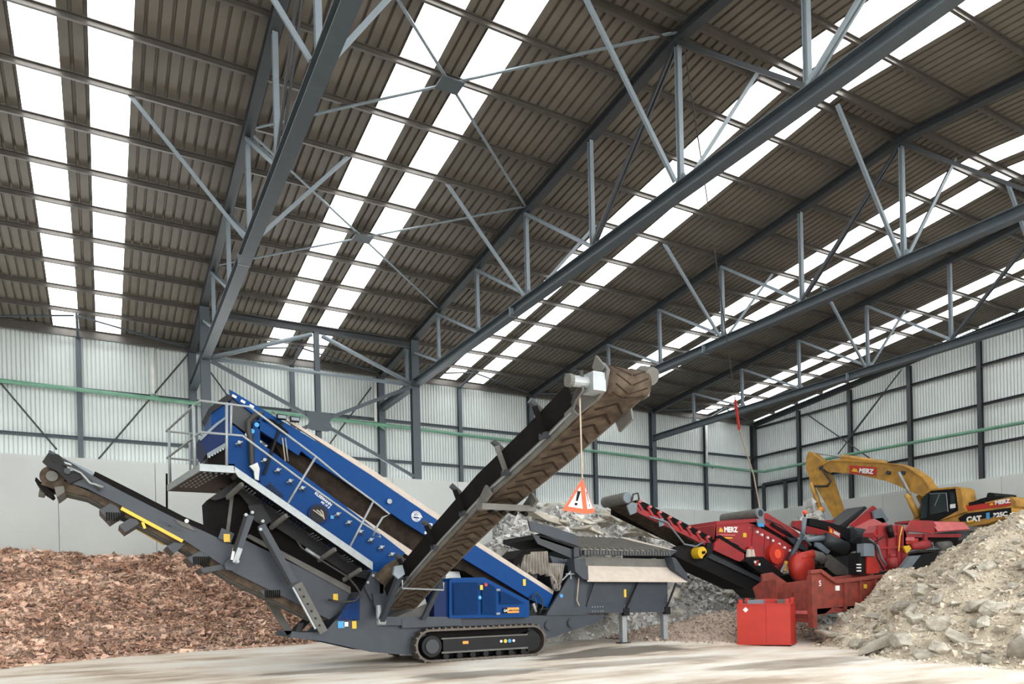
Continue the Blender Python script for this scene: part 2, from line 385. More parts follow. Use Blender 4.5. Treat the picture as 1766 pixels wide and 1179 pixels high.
# inner braced line of columns
for i in range(2):
    X = X0+B*i; b = MB(); b.ibeam((X, 29.75, zc), (X, 29.75, tz(D-29.75)), .34, .3, 'steel_blue', up=(0,1,0), t=.025)
    b.build('steel_column', label=['grey steel column on the concrete wall behind the screener top', 'grey steel column on the concrete wall left of the big conveyor'][i], cat='column', group='inner columns')
Xm = X0+B/2; zt = tz(4.4)+.1
b = MB(); b.ibeam((Xm, 29.75, 7.2), (Xm, 29.75, 12.7), .2, .2, 'steel_blue', up=(0,1,0)); b.build('steel_column', label='slim grey post midway between the two inner columns', cat='column', group='inner columns')
cbr = thing('column_bracing', (Xm, 29.65, 7), 'grey tube bracing with a star gusset between the two inner columns', 'brace')
b = MB(); b.tube([(X0+.2, 29.7, 11.05), (X0+B-.2, 29.7, 11.05)], .075, 'steel_light', 10); b.build('horizontal_tube', cbr, True)
for s in (-1, 1):
    b = MB(); b.tube([(Xm+s*(B/2-.2), 29.65, 11.1), (Xm+s*.2, 29.65, 12.55)], .085, 'steel_light', 10); b.build('sloping_tube', cbr, True)
b = MB(); zg = 9.05
for s in (-1, 1):
    b.beam((Xm+s*(B/2-.2), 29.6, 10.95), (Xm+s*.2, 29.6, zg+.1), .08, .14, 'steel_blue'); b.beam((Xm+s*(B/2-.2), 29.6, 7.1), (Xm+s*.2, 29.6, zg-.1), .08, .14, 'steel_blue')
b.prism([(Xm-.55, zg-.3), (Xm-.3, zg-.38), (Xm+.3, zg-.38), (Xm+.55, zg-.3), (Xm+.4, zg), (Xm+.55, zg+.3), (Xm+.3, zg+.38), (Xm-.3, zg+.38), (Xm-.55, zg+.3), (Xm-.4, zg)], 29.5, 29.54, 'steel_blue')
b.build('cross_brace', cbr)
b = MB(); b.ibeam((X0, 29.75, 12.8), (X0+B, 29.75, 12.8), .22, .26, 'steel_dark'); b.build('steel_beam', label='dark steel beam under the roof above the inner columns', cat='beam')
# rods on the walls
def rod(p, q, lab, nm='wall_rod', r=.035):
    b = MB(); b.tube([p, q], r, 'steel_dark', 8); b.build(nm, label=lab, cat='brace', group='wall tie rods')
rod((3.395,34,12.508), (-0.147,34,7.644), 'dark diagonal rod on the back wall right of the left end conveyor head')
rod((-3.971,34,11.422), (-1.47,34,8.053), 'dark diagonal rod at the left edge of the back wall')
rod((4.232,34,11.876), (5.569,34,10.01), 'short dark diagonal rod behind the screener top')
rod((11.422,34,12.035), (9.26,34,9.031), 'dark diagonal rod on the back wall beyond the middle gusset')
rod((37,24.905,12.371), (37,27.81,9.63), 'dark diagonal rod on the right wall above the excavator stick')
rod((37,29.924,12.45), (37,25.814,9.037), 'dark diagonal rod on the right wall behind the excavator boom')
rod((37,23.858,13.353), (37,26.999,10.492), 'dark diagonal rod on the right wall below the pale truss')
# drain pipes
b = MB(); b.tube([(-4.31,33.75,10.522), (-3.243,33.75,10.482), (13.524,33.75,10.206), (33.648,33.75,9.684), (36.462,33.75,9.613), (36.8,33.018,9.477), (36.8,26.88,9.442), (36.8,17.951,9.238), (36.8,14.966,9.253)], .085, 'pipe_green', 12)
for x, y in ((263,686), (648,731), (1217,801)):
    pass
dp = b.build('drain_pipe', label='long green pipe running along the back and right walls', cat='pipe', smooth=True)
for n, (p, q) in enumerate((( (2.035,33.9,12.526), (1.986,33.8,10.567)), ((11.599,33.9,12.39), (11.543,33.8,10.338)), ((32.815,33.9,12.413), (32.689,33.8,9.914)))):
    b = MB(); b.tube([p, q], .07, 'white_pvc', 10); b.tube([q, (q[0]-.0, q[1], q[2]-.25)], .1, 'pipe_green', 10)
    b.tube([(q[0]+.05, q[1], q[2]-.05), (q[0]+.5, q[1], q[2]-.3)], .07, 'pipe_green', 8)
    b.build('downpipe', dp, True)
# ---------------------------------------------------------------- blue and grey mobile screener
S = thing('mobile_screener', (9.4, 20.35, 0), 'blue and grey tracked screening machine with three raised conveyors on the yard floor', 'screening machine')
def part(name, b, parent=S, smooth=False, **k): return b.build(name, parent, smooth, **k)
def P(poly, a, c, m, name=None, parent=S, axis='Y', **k):
    b = MB(); b.prism(poly, a, c, m, axis)
    return b.build(name, parent, **k) if name else b
# chassis
b = MB()
side = [(4.198,0.867),(4.231,1.031),(4.428,1.234),(4.938,1.796),(5.04,0.967),(5.196,1.053),(6.136,2.054),(6.36,2.572),(6.539,2.493),(6.625,1.331),(8.636,1.251),(8.801,1.296),(12.045,1.197),(14.256,1.149),(13.95,0.933),(11.834,0.434),(11.089,0.328),(7.356,0.239),(6.355,0.375),(5.034,0.737)]
side = [(4.198,0.867),(4.26,1.029),(4.422,0.993),(5.101,0.964),(5.742,1.623),(6.136,2.054),(6.426,2.572),(6.654,2.492),(6.658,1.314),(8.636,1.251),(8.801,1.296),(12.045,1.197),(14.256,1.149),(13.95,0.933),(11.834,0.434),(11.089,0.328),(7.356,0.239),(6.355,0.375),(5.034,0.737)]
for y in (19.45, 21.25): b.prism(side, y, y+.08, 'grey_paint')
b.prism([(5.113,0.886),(6.675,1.313),(12.075,1.178),(11.741,0.508),(7.376,0.284),(6.372,0.419)], 19.53, 21.25, 'grey_dust')
b.prism([(4.439,1.232),(4.574,1.228),(4.477,0.959),(4.328,0.935)], 19.5, 19.56, 'black_paint')
b.box((7.2, 19.28, 1.0), (9.0, 19.46, 1.25), 'grey_paint')
b.prism([(6.574,1.333),(8.569,1.271),(8.509,1.025),(6.617,1.095)], 19.3, 19.45, 'grey_paint')
ch = part('chassis', b)
b = MB(); b.prism([(4.575,0.794),(4.678,1.068),(5.076,1.416),(5.238,1.311),(4.869,0.929)], 21.2, 21.3, 'black_paint'); part('tail_plate', b, ch)
b = MB()
for px in (((12.058,19.45,0.891)), ((12.898,19.45,0.933))):
    b.tube([(px[0], 19.44, px[2]), (px[0], 19.40, px[2])], .16, 'steel_dark', 20); b.tube([(px[0], 19.41, px[2]), (px[0], 19.385, px[2])], .135, 'grey_paint', 20); part('access_plug', b, ch); b = MB()
P([(5.687,1.686),(5.865,1.838),(6.058,1.866),(6.043,1.255),(5.41,1.276)], 19.40, 19.44, 'blue_deep', 'mesh_guard', ch)
b = MB()
for i in range(9):
    q = (5.592,19.4,1.286); x = q[0]+i*.05; b.box((x, 19.38, q[2]+.02), (x+.014, 19.40, q[2]+.28+.03*i), 'blue_paint'); b.box((q[0]-.02, 19.385, q[2]+.03+i*.05), (q[0]+.45, 19.40, q[2]+.044+i*.05), 'blue_paint') if i < 5 else None
part('guard_grille', b, ch)
b = MB(); q = (5.57,19.44,1.162); b.box((q[0]-.12, 19.42, q[2]-.1), (q[0]+.06, 19.44, q[2]+.08), 'cyan'); part('blue_sticker', b, ch)
b = MB(); q = (5.886,19.44,1.135); b.box((q[0]-.05, 19.42, q[2]-.1), (q[0]+.07, 19.44, q[2]+.1), 'yellow'); part('warning_sticker', b, ch)
b = MB(); q = (5.711,19.44,1.157); b.box((q[0]-.1, 19.42, q[2]-.06), (q[0]+.02, 19.44, q[2]+.06), 'white'); part('white_sticker', b, ch)
b = MB(); b.beam((6.672,19.4,2.554), (6.64,19.4,1.299), .12, .16, 'grey_paint', up=(0,1,0)); b.prism([(6.171,2.145),(6.393,2.568),(6.736,2.519),(6.687,1.853),(6.356,1.765)], 19.32, 19.45, 'grey_paint')
for px in ((6.255,19.3,2.268), (6.406,19.3,2.455)): b.tube([(px[0], 19.32, px[2]), (px[0], 19.26, px[2])], .04, 'steel_zinc', 10)
part('front_upright', b, ch)
# crawler tracks
def track(y0, y1):
    L0, L1, r = 7.98, 11.28, .46
    def loop(rad, n=14):
        pts = []
        for i in range(n+1): a = math.pi/2+math.pi*i/n; pts.append((L0+rad*math.cos(a), .475+rad*math.sin(a)))
        for i in range(n+1): a = -math.pi/2+math.pi*i/n; pts.append((L1+rad*math.cos(a), .475+rad*math.sin(a)))
        return pts
    o = loop(r); n = loop(r-.06); k = len(o); b = MB()
    vs = [(x, y, z) for y in (y0, y1) for x, z in o]+[(x, y, z) for y in (y0, y1) for x, z in n]
    fs = []
    for i in range(k):
        j = (i+1) % k; fs += [(i, j, k+j, k+i), (2*k+i, 3*k+i, 3*k+j, 2*k+j), (i, 2*k+i, 2*k+j, j), (k+i, k+j, 3*k+j, 3*k+i)]
    b.add(vs, fs, 'track_steel')
    per = 2*(L1-L0)+2*math.pi*r; N = 50
    for i in range(N):
        s = per*i/N
        if s < L1-L0: c, t = (L0+s, .475-r), (1, 0)
        elif s < L1-L0+math.pi*r: a = -math.pi/2+(s-(L1-L0))/r; c, t = (L1+r*math.cos(a), .475+r*math.sin(a)), (-math.sin(a), math.cos(a))
        elif s < 2*(L1-L0)+math.pi*r: q = s-(L1-L0)-math.pi*r; c, t = (L1-q, .475+r), (-1, 0)
        else: a = math.pi/2+(s-2*(L1-L0)-math.pi*r)/r; c, t = (L0+r*math.cos(a), .475+r*math.sin(a)), (-math.sin(a), math.cos(a))
        n = (t[1], -t[0]); p = Vector((c[0], y0, c[1])); h = .045
        b.prism([(c[0]-t[0]*.035, c[1]-t[1]*.035), (c[0]+t[0]*.035, c[1]+t[1]*.035), (c[0]+t[0]*.02+n[0]*h, c[1]+t[1]*.02+n[1]*h), (c[0]-t[0]*.02+n[0]*h, c[1]-t[1]*.02+n[1]*h)], y0-.01, y1+.01, 'track_steel')
    t = b.build('crawler_track', S, z=0) if False else b.build('crawler_track', S)
    b = MB(); ya = y0+.02 if y0 < 20 else y0+.2
    b.box((8.35, ya, .28), (11.05, ya+.25, .66), 'black_paint'); b.box((8.3, ya-.02, .24), (11.1, ya+.05, .29), 'grey_dust'); b.box((8.3, ya-.02, .64), (11.1, ya+.05, .68), 'grey_dust')
    b.build('track_frame', t); b = MB(); b.box((L0, y0+.28, .12), (L1, y0+.34, .86), 'black_rubber_and_shade'); b.build('inner_shade_fill', t)  # added black fill, paints the shade inside the track loop
    b = MB(); b.tube([(L0+.03, y0+.03, .46), (L0+.03, y1-.05, .46)], .3, 'black_paint', 22); b.tube([(L0+.03, y0-.02, .46), (L0+.03, y0+.03, .46)], .2, 'steel_dark', 20); b.build('drive_sprocket', t)
    b = MB(); b.tube([(L1-.02, y0+.03, .46), (L1-.02, y1-.05, .46)], .3, 'black_paint', 22); b.build('idler_wheel', t)
    for i in range(7):
        b = MB(); x = 8.45+i*.42; b.tube([(x, y0+.05, .16), (x, y1-.05, .16)], .09, 'black_paint', 12); b.build('track_roller', t)
    return t
tr = track(19.1, 19.6); track(21.1, 21.6)
b = MB(); b.box((8.95, 19.10, .48), (9.13, 19.125, .56), 'orange'); b.build('orange_label', tr)
for i, m in enumerate(('white', 'yellow', 'cyan', 'white')):
    b = MB(); x = 10.2+i*.14; b.tube([(x, 19.125, .5), (x, 19.10, .5)], .055 if m != 'white' else .042, m, 14 if m != 'white' else 6); b.build('round_sticker', tr)
# power pack
pp = P([(8.642,2.31),(8.77,2.375),(9.754,2.386),(11.265,1.66),(11.251,1.17),(8.614,1.221)], 19.24, 20.9, 'blue_paint', 'power_pack')
P([(8.219,2.267),(8.686,2.28),(8.659,1.252),(8.194,1.266)], 19.35, 20.9, 'blue_deep', 'pack_end_panel', pp)
def door(poly, nm='mesh_door', nx=.05):
    b = MB(); b.prism(poly, 19.18, 19.20, 'black_rubber_and_shade'); xs = [p[0] for p in poly]; zs = [p[1] for p in poly]
    x0, x1, z0, z1 = min(xs), max(xs), min(zs), max(zs)
    def top(x):   # upper edge of the outline at x
        best = z1
        n = len(poly)
        c = []
        for i in range(n):
            a, d = poly[i], poly[(i+1) % n]
            if min(a[0], d[0]) <= x <= max(a[0], d[0]) and abs(a[0]-d[0]) > 1e-6: c.append(a[1]+(d[1]-a[1])*(x-a[0])/(d[0]-a[0]))
        return max(c) if c else z1
    x = x0
    while x < x1: b.box((x, 19.165, z0), (x+.022, 19.18, top(min(max(x, x0+.001), x1-.001))), 'blue_paint'); x += nx
    z = z0
    while z < z1:
        xe = x1
        while xe > x0 and top(xe-.001) < z: xe -= .03
        b.box((x0, 19.165, z), (xe, 19.18, z+.022), 'blue_paint'); z += nx
    return b.build(nm, pp)
door([(8.749,2.243),(9.523,2.236),(9.499,1.327),(8.725,1.35)]); door([(9.654,2.201),(9.863,2.199),(10.09,2.077),(10.069,1.31),(9.631,1.323)]); door([(10.241,1.956),(10.358,1.954),(11.061,1.595),(10.232,1.613)])
for px in ((10.163,19.16,2.007), (10.144,19.16,1.308)):
    b = MB(); b.tube([(px[0]-.06, 19.17, px[2]), (px[0]+.06, 19.17, px[2])], .035, 'steel_zinc', 8); b.build('door_hinge', pp)
b = MB(); q = (9.742,19.15,2.165); b.tube([(q[0], 19.2, q[2]), (q[0], 19.1, q[2])], .05, 'red_bright', 12); b.build('emergency_stop', pp)
b = MB(); q = (9.626,19.15,2.098); b.box((q[0]-.05, 19.16, q[2]-.08), (q[0]+.04, 19.19, q[2]+.06), 'yellow'); b.build('warning_sticker', pp)
b = MB(); q = (9.562,19.15,1.796); b.tube([(q[0], 19.2, q[2]), (q[0], 19.16, q[2])], .055, 'cyan', 12); b.build('blue_sticker', pp)
q = (10.33,19.18,1.32); b = MB(); b.box((q[0], 19.17, q[2]), (q[0]+.14, 19.2, q[2]+.16), 'black_paint'); b.box((q[0]+.14, 19.17, q[2]), (q[0]+.53, 19.2, q[2]+.16), 'orange'); sg = b.build('engine_sign', pp)
text('sign_lettering', 'CAT', (q[0]+.01, 19.165, q[2]+.045), (1,0,0), (0,0,1), .085, 'white', sg, bold=.03)
text('sign_lettering', 'DIESEL POWER', (q[0]+.16, 19.165, q[2]+.055), (1,0,0), (0,0,1), .055, 'black_paint', sg)
# exhaust and pale plate beside the pack
b = MB(); b.prism([(7.184,1.295),(8.158,1.664),(8.41,1.659),(8.765,1.245)], 19.7, 21.2, 'grey_dust'); b.prism([(7.732,1.509),(8.064,2.001),(8.196,1.53),(8.136,1.298),(7.656,1.312)], 19.8, 20.4, 'white_pvc'); b.prism([(8.941,2.343),(8.985,2.603),(9.405,2.602),(9.475,2.34)], 20.2, 20.6, 'white_pvc')
part('deck_plate', b)
P([(7.202,2.557),(8.849,2.373),(8.828,1.571),(7.172,1.354)], 21.0, 21.2, 'grey_paint', 'inner_panel')
b = MB(); q = (8.408,20.95,1.599); b.box((q[0]-.07, 20.9, q[2]-.1), (q[0]+.07, 20.99, q[2]+.1), 'yellow'); part('warning_sticker', b)
# feed conveyor: the long blue beams
fb = P([(2.9,7.164),(5.898,5.594),(9.793,3.284),(12.358,1.843),(12.154,1.429),(11.563,1.695),(9.308,2.936),(7.525,3.924),(5.882,4.963),(5.031,5.471),(3.629,6.475),(2.923,6.991)], 19.62, 19.72, 'blue_paint', 'feed_conveyor')
P([(2.9,7.164),(5.898,5.594),(9.793,3.284),(12.358,1.843),(12.154,1.429),(11.563,1.695),(9.308,2.936),(7.525,3.924),(5.882,4.963),(5.031,5.471),(3.629,6.475),(2.923,6.991)], 21.05, 21.15, 'blue_paint', 'far_beam', fb)
P([(3.952,6.749),(4.391,6.566),(6.569,5.43),(9.833,3.463),(12.449,1.971),(12.402,1.825),(9.828,3.272),(6.564,5.252)], 19.72, 19.80, 'tan_dust', 'rubber_skirt', fb)
P([(2.99,7.122),(5.971,5.548),(9.915,3.199),(12.34,1.756),(12.227,1.575),(9.909,2.972),(5.965,5.308),(3.056,6.951)], 19.80, 21.04, 'belt_dark', 'feed_belt', fb)
P([(5.095,5.519),(7.621,3.952),(9.427,2.952),(11.698,1.695),(11.174,1.598),(9.417,2.589),(7.6,3.139),(5.935,4.11),(4.398,5.209),(3.97,6.018)], 19.85, 21.04, 'belt_dark', 'return_belt', fb)
P([(2.94,7.077),(6.574,5.242),(6.404,5.071),(2.909,6.927)], 19.76, 21.0, 'blue_deep', 'head_cover', fb)
b = MB()
for px in ((2.999,19.6,7.002), (3.206,19.6,6.893), (3.414,19.6,6.798)): b.beam((px[0]-.05, 19.6, px[2]+.02), (px[0]+.05, 19.6, px[2]-.03), .03, .06, 'white')
b.tube([(7.049,19.62,4.538), (7.006,19.5,4.52)], .07, 'steel_zinc', 12); b.build('bolt', fb)
# round badge and lettering on the beam
bd = Vector((1, 0, -.66)).normalized(); bu = Vector((.66, 0, 1)).normalized()
c = Vector((7.826,19.6,4.142)); b = MB(); n = 24
for rr in (.15, .115):
    for i in range(n):
        a0, a1 = 2*math.pi*i/n, 2*math.pi*(i+1)/n
        f = lambda a, r_: c+Vector((math.cos(a)*r_, 0, math.sin(a)*r_))
        b.add([f(a0, rr), f(a1, rr), f(a1, rr-.016), f(a0, rr-.016)], [(0,1,2,3)], 'white')
for t in (-.07, 0, .07): b.box((c.x-.11, 19.598, c.z+t-.006), (c.x+.11, 19.602, c.z+t+.006), 'white')
bdg = b.build('round_badge', fb)
text('badge_lettering', 'GLOBAL', (c.x-.15, 19.595, c.z-.0), (1,0,-.1), (0,0,1), .09, 'white', bdg)
q = Vector((8.118,19.6,3.82)); text('brand_lettering', 'KLEEMANN', q, (1,0,-.1), (.1,0,1), .21, 'white', fb, bold=.04)
q = Vector((8.08,19.6,3.72)); b = MB(); b.prism([(q.x,q.z),(q.x+.25,q.z-.03),(q.x+.23,q.z-.10),(q.x-.02,q.z-.07)], 19.59, 19.62, 'white'); b.build('logo_bar', fb)
b = MB(); q = (11.309,19.6,2.234); b.box((q[0]-.04, 19.59, q[2]-.1), (q[0]+.05, 19.62, q[2]+.1), 'yellow'); b.build('warning_sticker', fb)
b = MB(); b.tube([((11.494,19.55,1.766)), ((11.696,19.5,1.905)), ((11.859,19.5,1.723)), ((11.894,19.5,1.471)), ((11.762,19.5,1.259))], .025, 'hose', 8); b.tube([((11.43,19.55,1.696)), ((11.609,19.5,1.763)), ((11.686,19.5,1.512)), ((11.595,19.5,1.264))], .02, 'hose', 8); b.tube([((11.563,19.5,1.586)), ((11.638,19.5,1.316))], .05, 'steel_zinc', 8); b.build('hydraulic_hose', fb, True)
# screen box
sb = MB()
poly = [(2.762,6.383),(3.008,6.26),(3.435,5.899),(3.593,5.912),(5.875,4.304),(7.481,3.106),(7.41,3.023),(6.562,2.342),(5.837,2.741),(4.319,3.877),(3.067,4.574),(2.972,5.303),(2.765,5.288)]
sb.prism(poly, 19.66, 19.74, 'blue_paint'); sb.prism(poly, 21.1, 21.18, 'blue_paint')
sb.prism([(3.612,5.818),(5.908,4.193),(7.218,3.242),(6.525,2.588),(4.349,4.043),(3.205,4.894)], 19.75, 21.1, 'black_rubber_and_shade')  # black fill between the plates, paints the shaded box interior
sbo = part('screen_box', sb)
b = MB(); b.prism([(3.436,6.376),(3.594,6.421),(3.597,5.335),(3.587,4.889),(3.403,4.952)], 19.56, 19.66, 'blue_paint'); b.prism([(3.437,6.39),(3.595,6.465),(4.65,5.79),(4.556,5.615),(3.589,6.197)], 19.56, 19.64, 'blue_paint')
for px in ((3.513,19.5,6.312), (3.396,19.5,6.139)): b.tube([(px[0], 19.56, px[2]), (px[0], 19.5, px[2])], .06, 'cyan', 12)
b.build('support_frame', sbo)
P([(2.934,7.01),(3.63,6.611),(3.277,6.131),(2.947,6.366)], 19.70, 21.1, 'steel_dark', 'stainless_cover', sbo)
b = MB(); b.prism([(2.46,6.638),(2.85,6.972),(2.838,6.443),(2.447,6.071)], 19.7, 21.1, 'blue_paint'); b.prism([(2.818,6.763),(2.932,6.922),(2.946,6.307),(2.808,6.352)], 19.66, 19.72, 'blue_deep'); b.build('end_hood', sbo)
b = MB(); b.prism([(2.159,5.868),(2.558,6.295),(2.781,6.477),(2.816,6.202),(2.807,5.821),(2.338,5.522)], 19.68, 21.15, 'blue_deep'); b.prism([(2.154,5.86),(2.553,6.285),(2.775,6.467),(2.788,6.424),(2.579,6.23),(2.193,5.82)], 19.62, 19.68, 'steel_light'); b.build('discharge_lip', sbo)
b = MB(); b.prism([(2.331,5.511),(2.799,5.838),(2.797,5.721),(2.342,5.396)], 19.6, 19.66, 'steel_light')
for i in range(7):
    q = lerp((2.375,19.58,5.417), (2.76,19.58,5.677), i/6); b.tube([q, (q[0], q[1]-.05, q[2])], .025, 'steel_zinc', 8)
b.build('clamp_strip', sbo)
P([(2.349,5.408),(2.819,5.72),(2.808,5.266),(2.344,5.205)], 19.68, 21.1, 'black_rubber_and_shade', 'rubber_curtain', sbo)
P([(2.392,6.631),(2.835,7.027),(2.944,6.981),(2.942,6.922),(2.456,6.522)], 19.55, 21.2, 'black_paint', 'roof_plate', fb)
for px in ((3.084,19.6,5.839), (3.696,19.6,5.443), (4.024,19.6,5.211), (4.327,19.6,4.944), (4.637,19.6,4.778), (5.561,19.6,4.126), (5.858,19.6,3.916), (6.175,19.6,3.673), (6.464,19.6,3.456), (6.758,19.6,3.253), (7.056,19.6,3.064)):
    b = MB(); x, y, z = px; b.tube([(x, 19.66, z), (x, 19.54, z)], .045, 'steel_zinc', 8); b.tube([(x-.09, 19.57, z-.05), (x+.09, 19.57, z+.03)], .018, 'steel_zinc', 6); b.tube([(x, 19.57, z), (x-.06, 19.57, z-.12)], .016, 'steel_dark', 6); b.tube([(x, 19.57, z), (x+.07, 19.57, z-.11)], .016, 'steel_dark', 6); b.build('clamp_bolt', sbo)
c = (5.047,19.6,4.107); b = MB(); b.tube([(c[0], 19.66, c[2]), (c[0], 19.58, c[2])], .27, 'blue_deep', 24); b.tube([(c[0], 19.59, c[2]), (c[0], 19.565, c[2])], .22, 'black_paint', 24)
for k in range(3): b.tube([(c[0]-.15+.1*k, 19.55, c[2]+.1), (c[0]-.02+.06*k, 19.53, c[2]+.02*k), (c[0]+.14, 19.55, c[2]-.1-.02*k)], .018, 'tan_dust', 6)
b.build('shaft_opening', sbo)
for lab, px, sz, mm in (('KLEEMANN', (4.965,19.65,4.649), .105, 'white'), ('MS 19 Z', (5.129,19.65,4.425), .08, 'white')):
    text('brand_lettering', lab, px, (1,0,-.72), (.72,0,1), sz, mm, sbo)
b = MB(); q = (5.402,19.6,4.042); b.box((q[0]-.03, 19.6, q[2]-.05), (q[0]+.06, 19.66, q[2]+.04), 'cyan'); b.build('blue_sticker', sbo)
P([(4.787,4.386),(5.882,4.338),(7.735,3.176),(7.626,3.027),(5.877,4.149)], 19.75, 19.79, 'tan_dust', 'pale_lip', sbo)
b = MB(); b.tube([(3.667,19.6,6.646), (3.442,19.55,6.523), (3.303,19.5,6.351), (3.311,19.5,6.102), (3.362,19.5,5.886), (3.363,19.5,5.298), (3.417,19.5,5.214)], .07, 'hose', 10); b.build('thick_hose', sbo, True)
b = MB(); b.prism([(3.289,5.232),(3.402,5.284),(3.487,5.334),(3.54,5.176),(3.505,4.88),(3.421,4.904),(3.398,5.108)], 19.4, 19.5, 'white_pvc'); b.build('hose_bracket', sbo)
b = MB(); b.tube([(3.654,19.5,5.052), (4.134,19.5,6.431)], .035, 'black_paint', 8); b.build('lamp_pole', sbo)
for px in ((4.112,19.45,6.537), (4.449,19.45,6.511)):
    b = MB(); x, y, z = px; b.prism([(x-.11, z-.05), (x+.11, z-.05), (x+.13, z+.06), (x-.12, z+.07)], 19.35, 19.5, 'black_paint'); b.box((x-.1, 19.335, z-.04), (x+.1, 19.35, z+.04), 'steel_light'); b.build('floodlight', sbo)
b = MB(); b.tube([(4.14,19.5,6.027), (4.199,19.5,5.431)], .018, 'rope', 6); b.tube([(4.213,19.5,6.033), (4.272,19.5,5.437)], .018, 'steel_zinc', 6); b.tube([(3.673,19.5,6.475), (3.902,19.5,6.438), (4.188,19.5,6.226), (4.274,19.5,6.144)], .05, 'black_rubber_and_shade', 8); b.build('cable', sbo, True)
b = MB()
for i in range(7):
    q = lerp((3.773,19.55,4.799), (4.07,19.55,4.501), i/6); b.tube([(q[0]-.06, 19.55, q[2]-.05), (q[0]+.05, 19.5, q[2]+.05)], .022, 'steel_dark', 6)
b.build('coil_spring', sbo)
# walkway
zA = 5.08
def rail3(pts, r=.024, m='steel_zinc'): return pts
w = MB()
w.prism([(2.08, 18.75), (2.83, 18.75), (2.83, 19.45), (3.1, 19.45), (3.1, 22.3), (1.62, 22.3)], zA-.16, zA-.12, 'black_paint', 'Z')
w.prism([(2.05, zA-.17), (2.83, zA-.17), (2.83, zA), (2.05, zA)], 18.7, 18.74, 'steel_zinc')
w.add([(2.05,18.7,zA-.17),(1.58,22.35,zA-.17),(1.58,22.35,zA),(2.05,18.7,zA),(2.09,18.74,zA-.17),(1.62,22.33,zA-.17),(1.62,22.33,zA),(2.09,18.74,zA)], [(0,1,2,3),(4,7,6,5),(0,4,5,1),(3,2,6,7)], 'steel_zinc')
w.prism([(2.81,5.08),(2.927,5.004),(6.215,2.782),(6.21,2.568),(2.91,4.821),(2.82,4.955)], 18.7, 18.74, 'steel_zinc')
for y0, y1 in ((18.74, 19.5), (21.4, 22.2)): w.prism([(2.822,5.039),(2.912,4.933),(6.213,2.675),(6.211,2.599),(2.911,4.849),(2.82,4.955)], y0, y1, 'black_paint')
for y in (22.2,): w.prism([(2.81,5.08),(2.927,5.004),(6.215,2.782),(6.21,2.568),(2.91,4.821),(2.82,4.955)], y, y+.04, 'steel_zinc')
wk = part('walkway', w)
b = MB()   # strips under the treads, coloured to imitate light through slots
for r_ in range(4):
    for i in range(7): y = 19.2+i*.33; x = 2.42-.13*(y-18.7)+r_*.12-.25; b.box((x, y, zA-.165), (x+.05, y+.24, zA-.16), 'steel_zinc')
for i in range(5):
    for j in range(4): x = 2.15+.13*i; b.box((x, 18.85+j*.05, zA-.165), (x+.06, 18.87+j*.05, zA-.16), 'steel_zinc')
for k in range(8):
    q = lerp((3.093,18.7,4.692), (6.101,18.7,2.614), k/7.5)
    for i in range(4):
        b.box((q[0]+i*.07, 18.85, q[2]-.07-i*.048), (q[0]+i*.07+.03, 19.35, q[2]-.06-i*.048), 'blue_deep' if k % 2 else 'steel_light')
b.build('slot_light_strips', wk)
for px, pz in (((3.014,18.8,4.618), 0), ((4.043,18.8,3.892), 0), ((5.25,18.8,3.067), 0), ((5.912,18.8,2.543), 0)):
    b = MB(); b.beam((px[0], 18.8, px[2]+.05), (px[0]-.25, 19.5, px[2]-.2), .08, .1, 'grey_dust'); b.build('step_bracket', wk)
h = MB(); T = lambda pts, r_=.029: h.tube(pts, r_, 'steel_zinc', 8)
zt_, zm_ = 6.57, 5.83
T([(1.62,22.3,zt_), (2.02,19.2,zt_), (2.1,18.72,zt_), (3.207,18.72,6.548), (4.796,18.72,5.453), (5.485,18.72,4.92), (6.278,18.72,4.387), (6.718,18.72,4.067), (6.522,18.72,3.967), (6.356,18.72,3.717), (6.239,18.72,3.47), (6.445,18.72,3.459), (6.416,18.72,3.55), (5.981,18.72,3.797), (4.419,18.72,4.843), (3.029,18.72,5.828), (2.1,18.72,zm_), (1.62,22.3,zm_)])
T([(1.62,22.3,zt_), (2.9,22.3,zt_-.02), (6.2,22.2,4.3)]); T([(1.62,22.3,zm_), (2.9,22.3,zm_-.02), (6.0,22.2,3.7)])
T([(2.69,18.72,6.59), (2.655,18.72,5.072)], .035); T([(2.795,18.72,6.588), (2.765,18.72,5.846)], .03)
T([(4.796,18.72,5.453), (4.077,18.72,4.245)]); T([(6.278,18.72,4.387), (5.625,18.72,3.186)])
T([(1.66,22.0,zt_), (1.66,22.0,zA)], .035); T([(2.0,19.2,zt_), (2.0,19.2,zA-.05)], .04); T([(2.2,22.3,zt_), (2.2,22.3,zA)], .03)
h.build('handrail', wk, True)
b = MB(); b.tube([(1.6,22.28,5.4), (1.58,22.28,4.3)], .03, 'black_rubber_and_shade', 6); b.build('hanging_strap', wk)
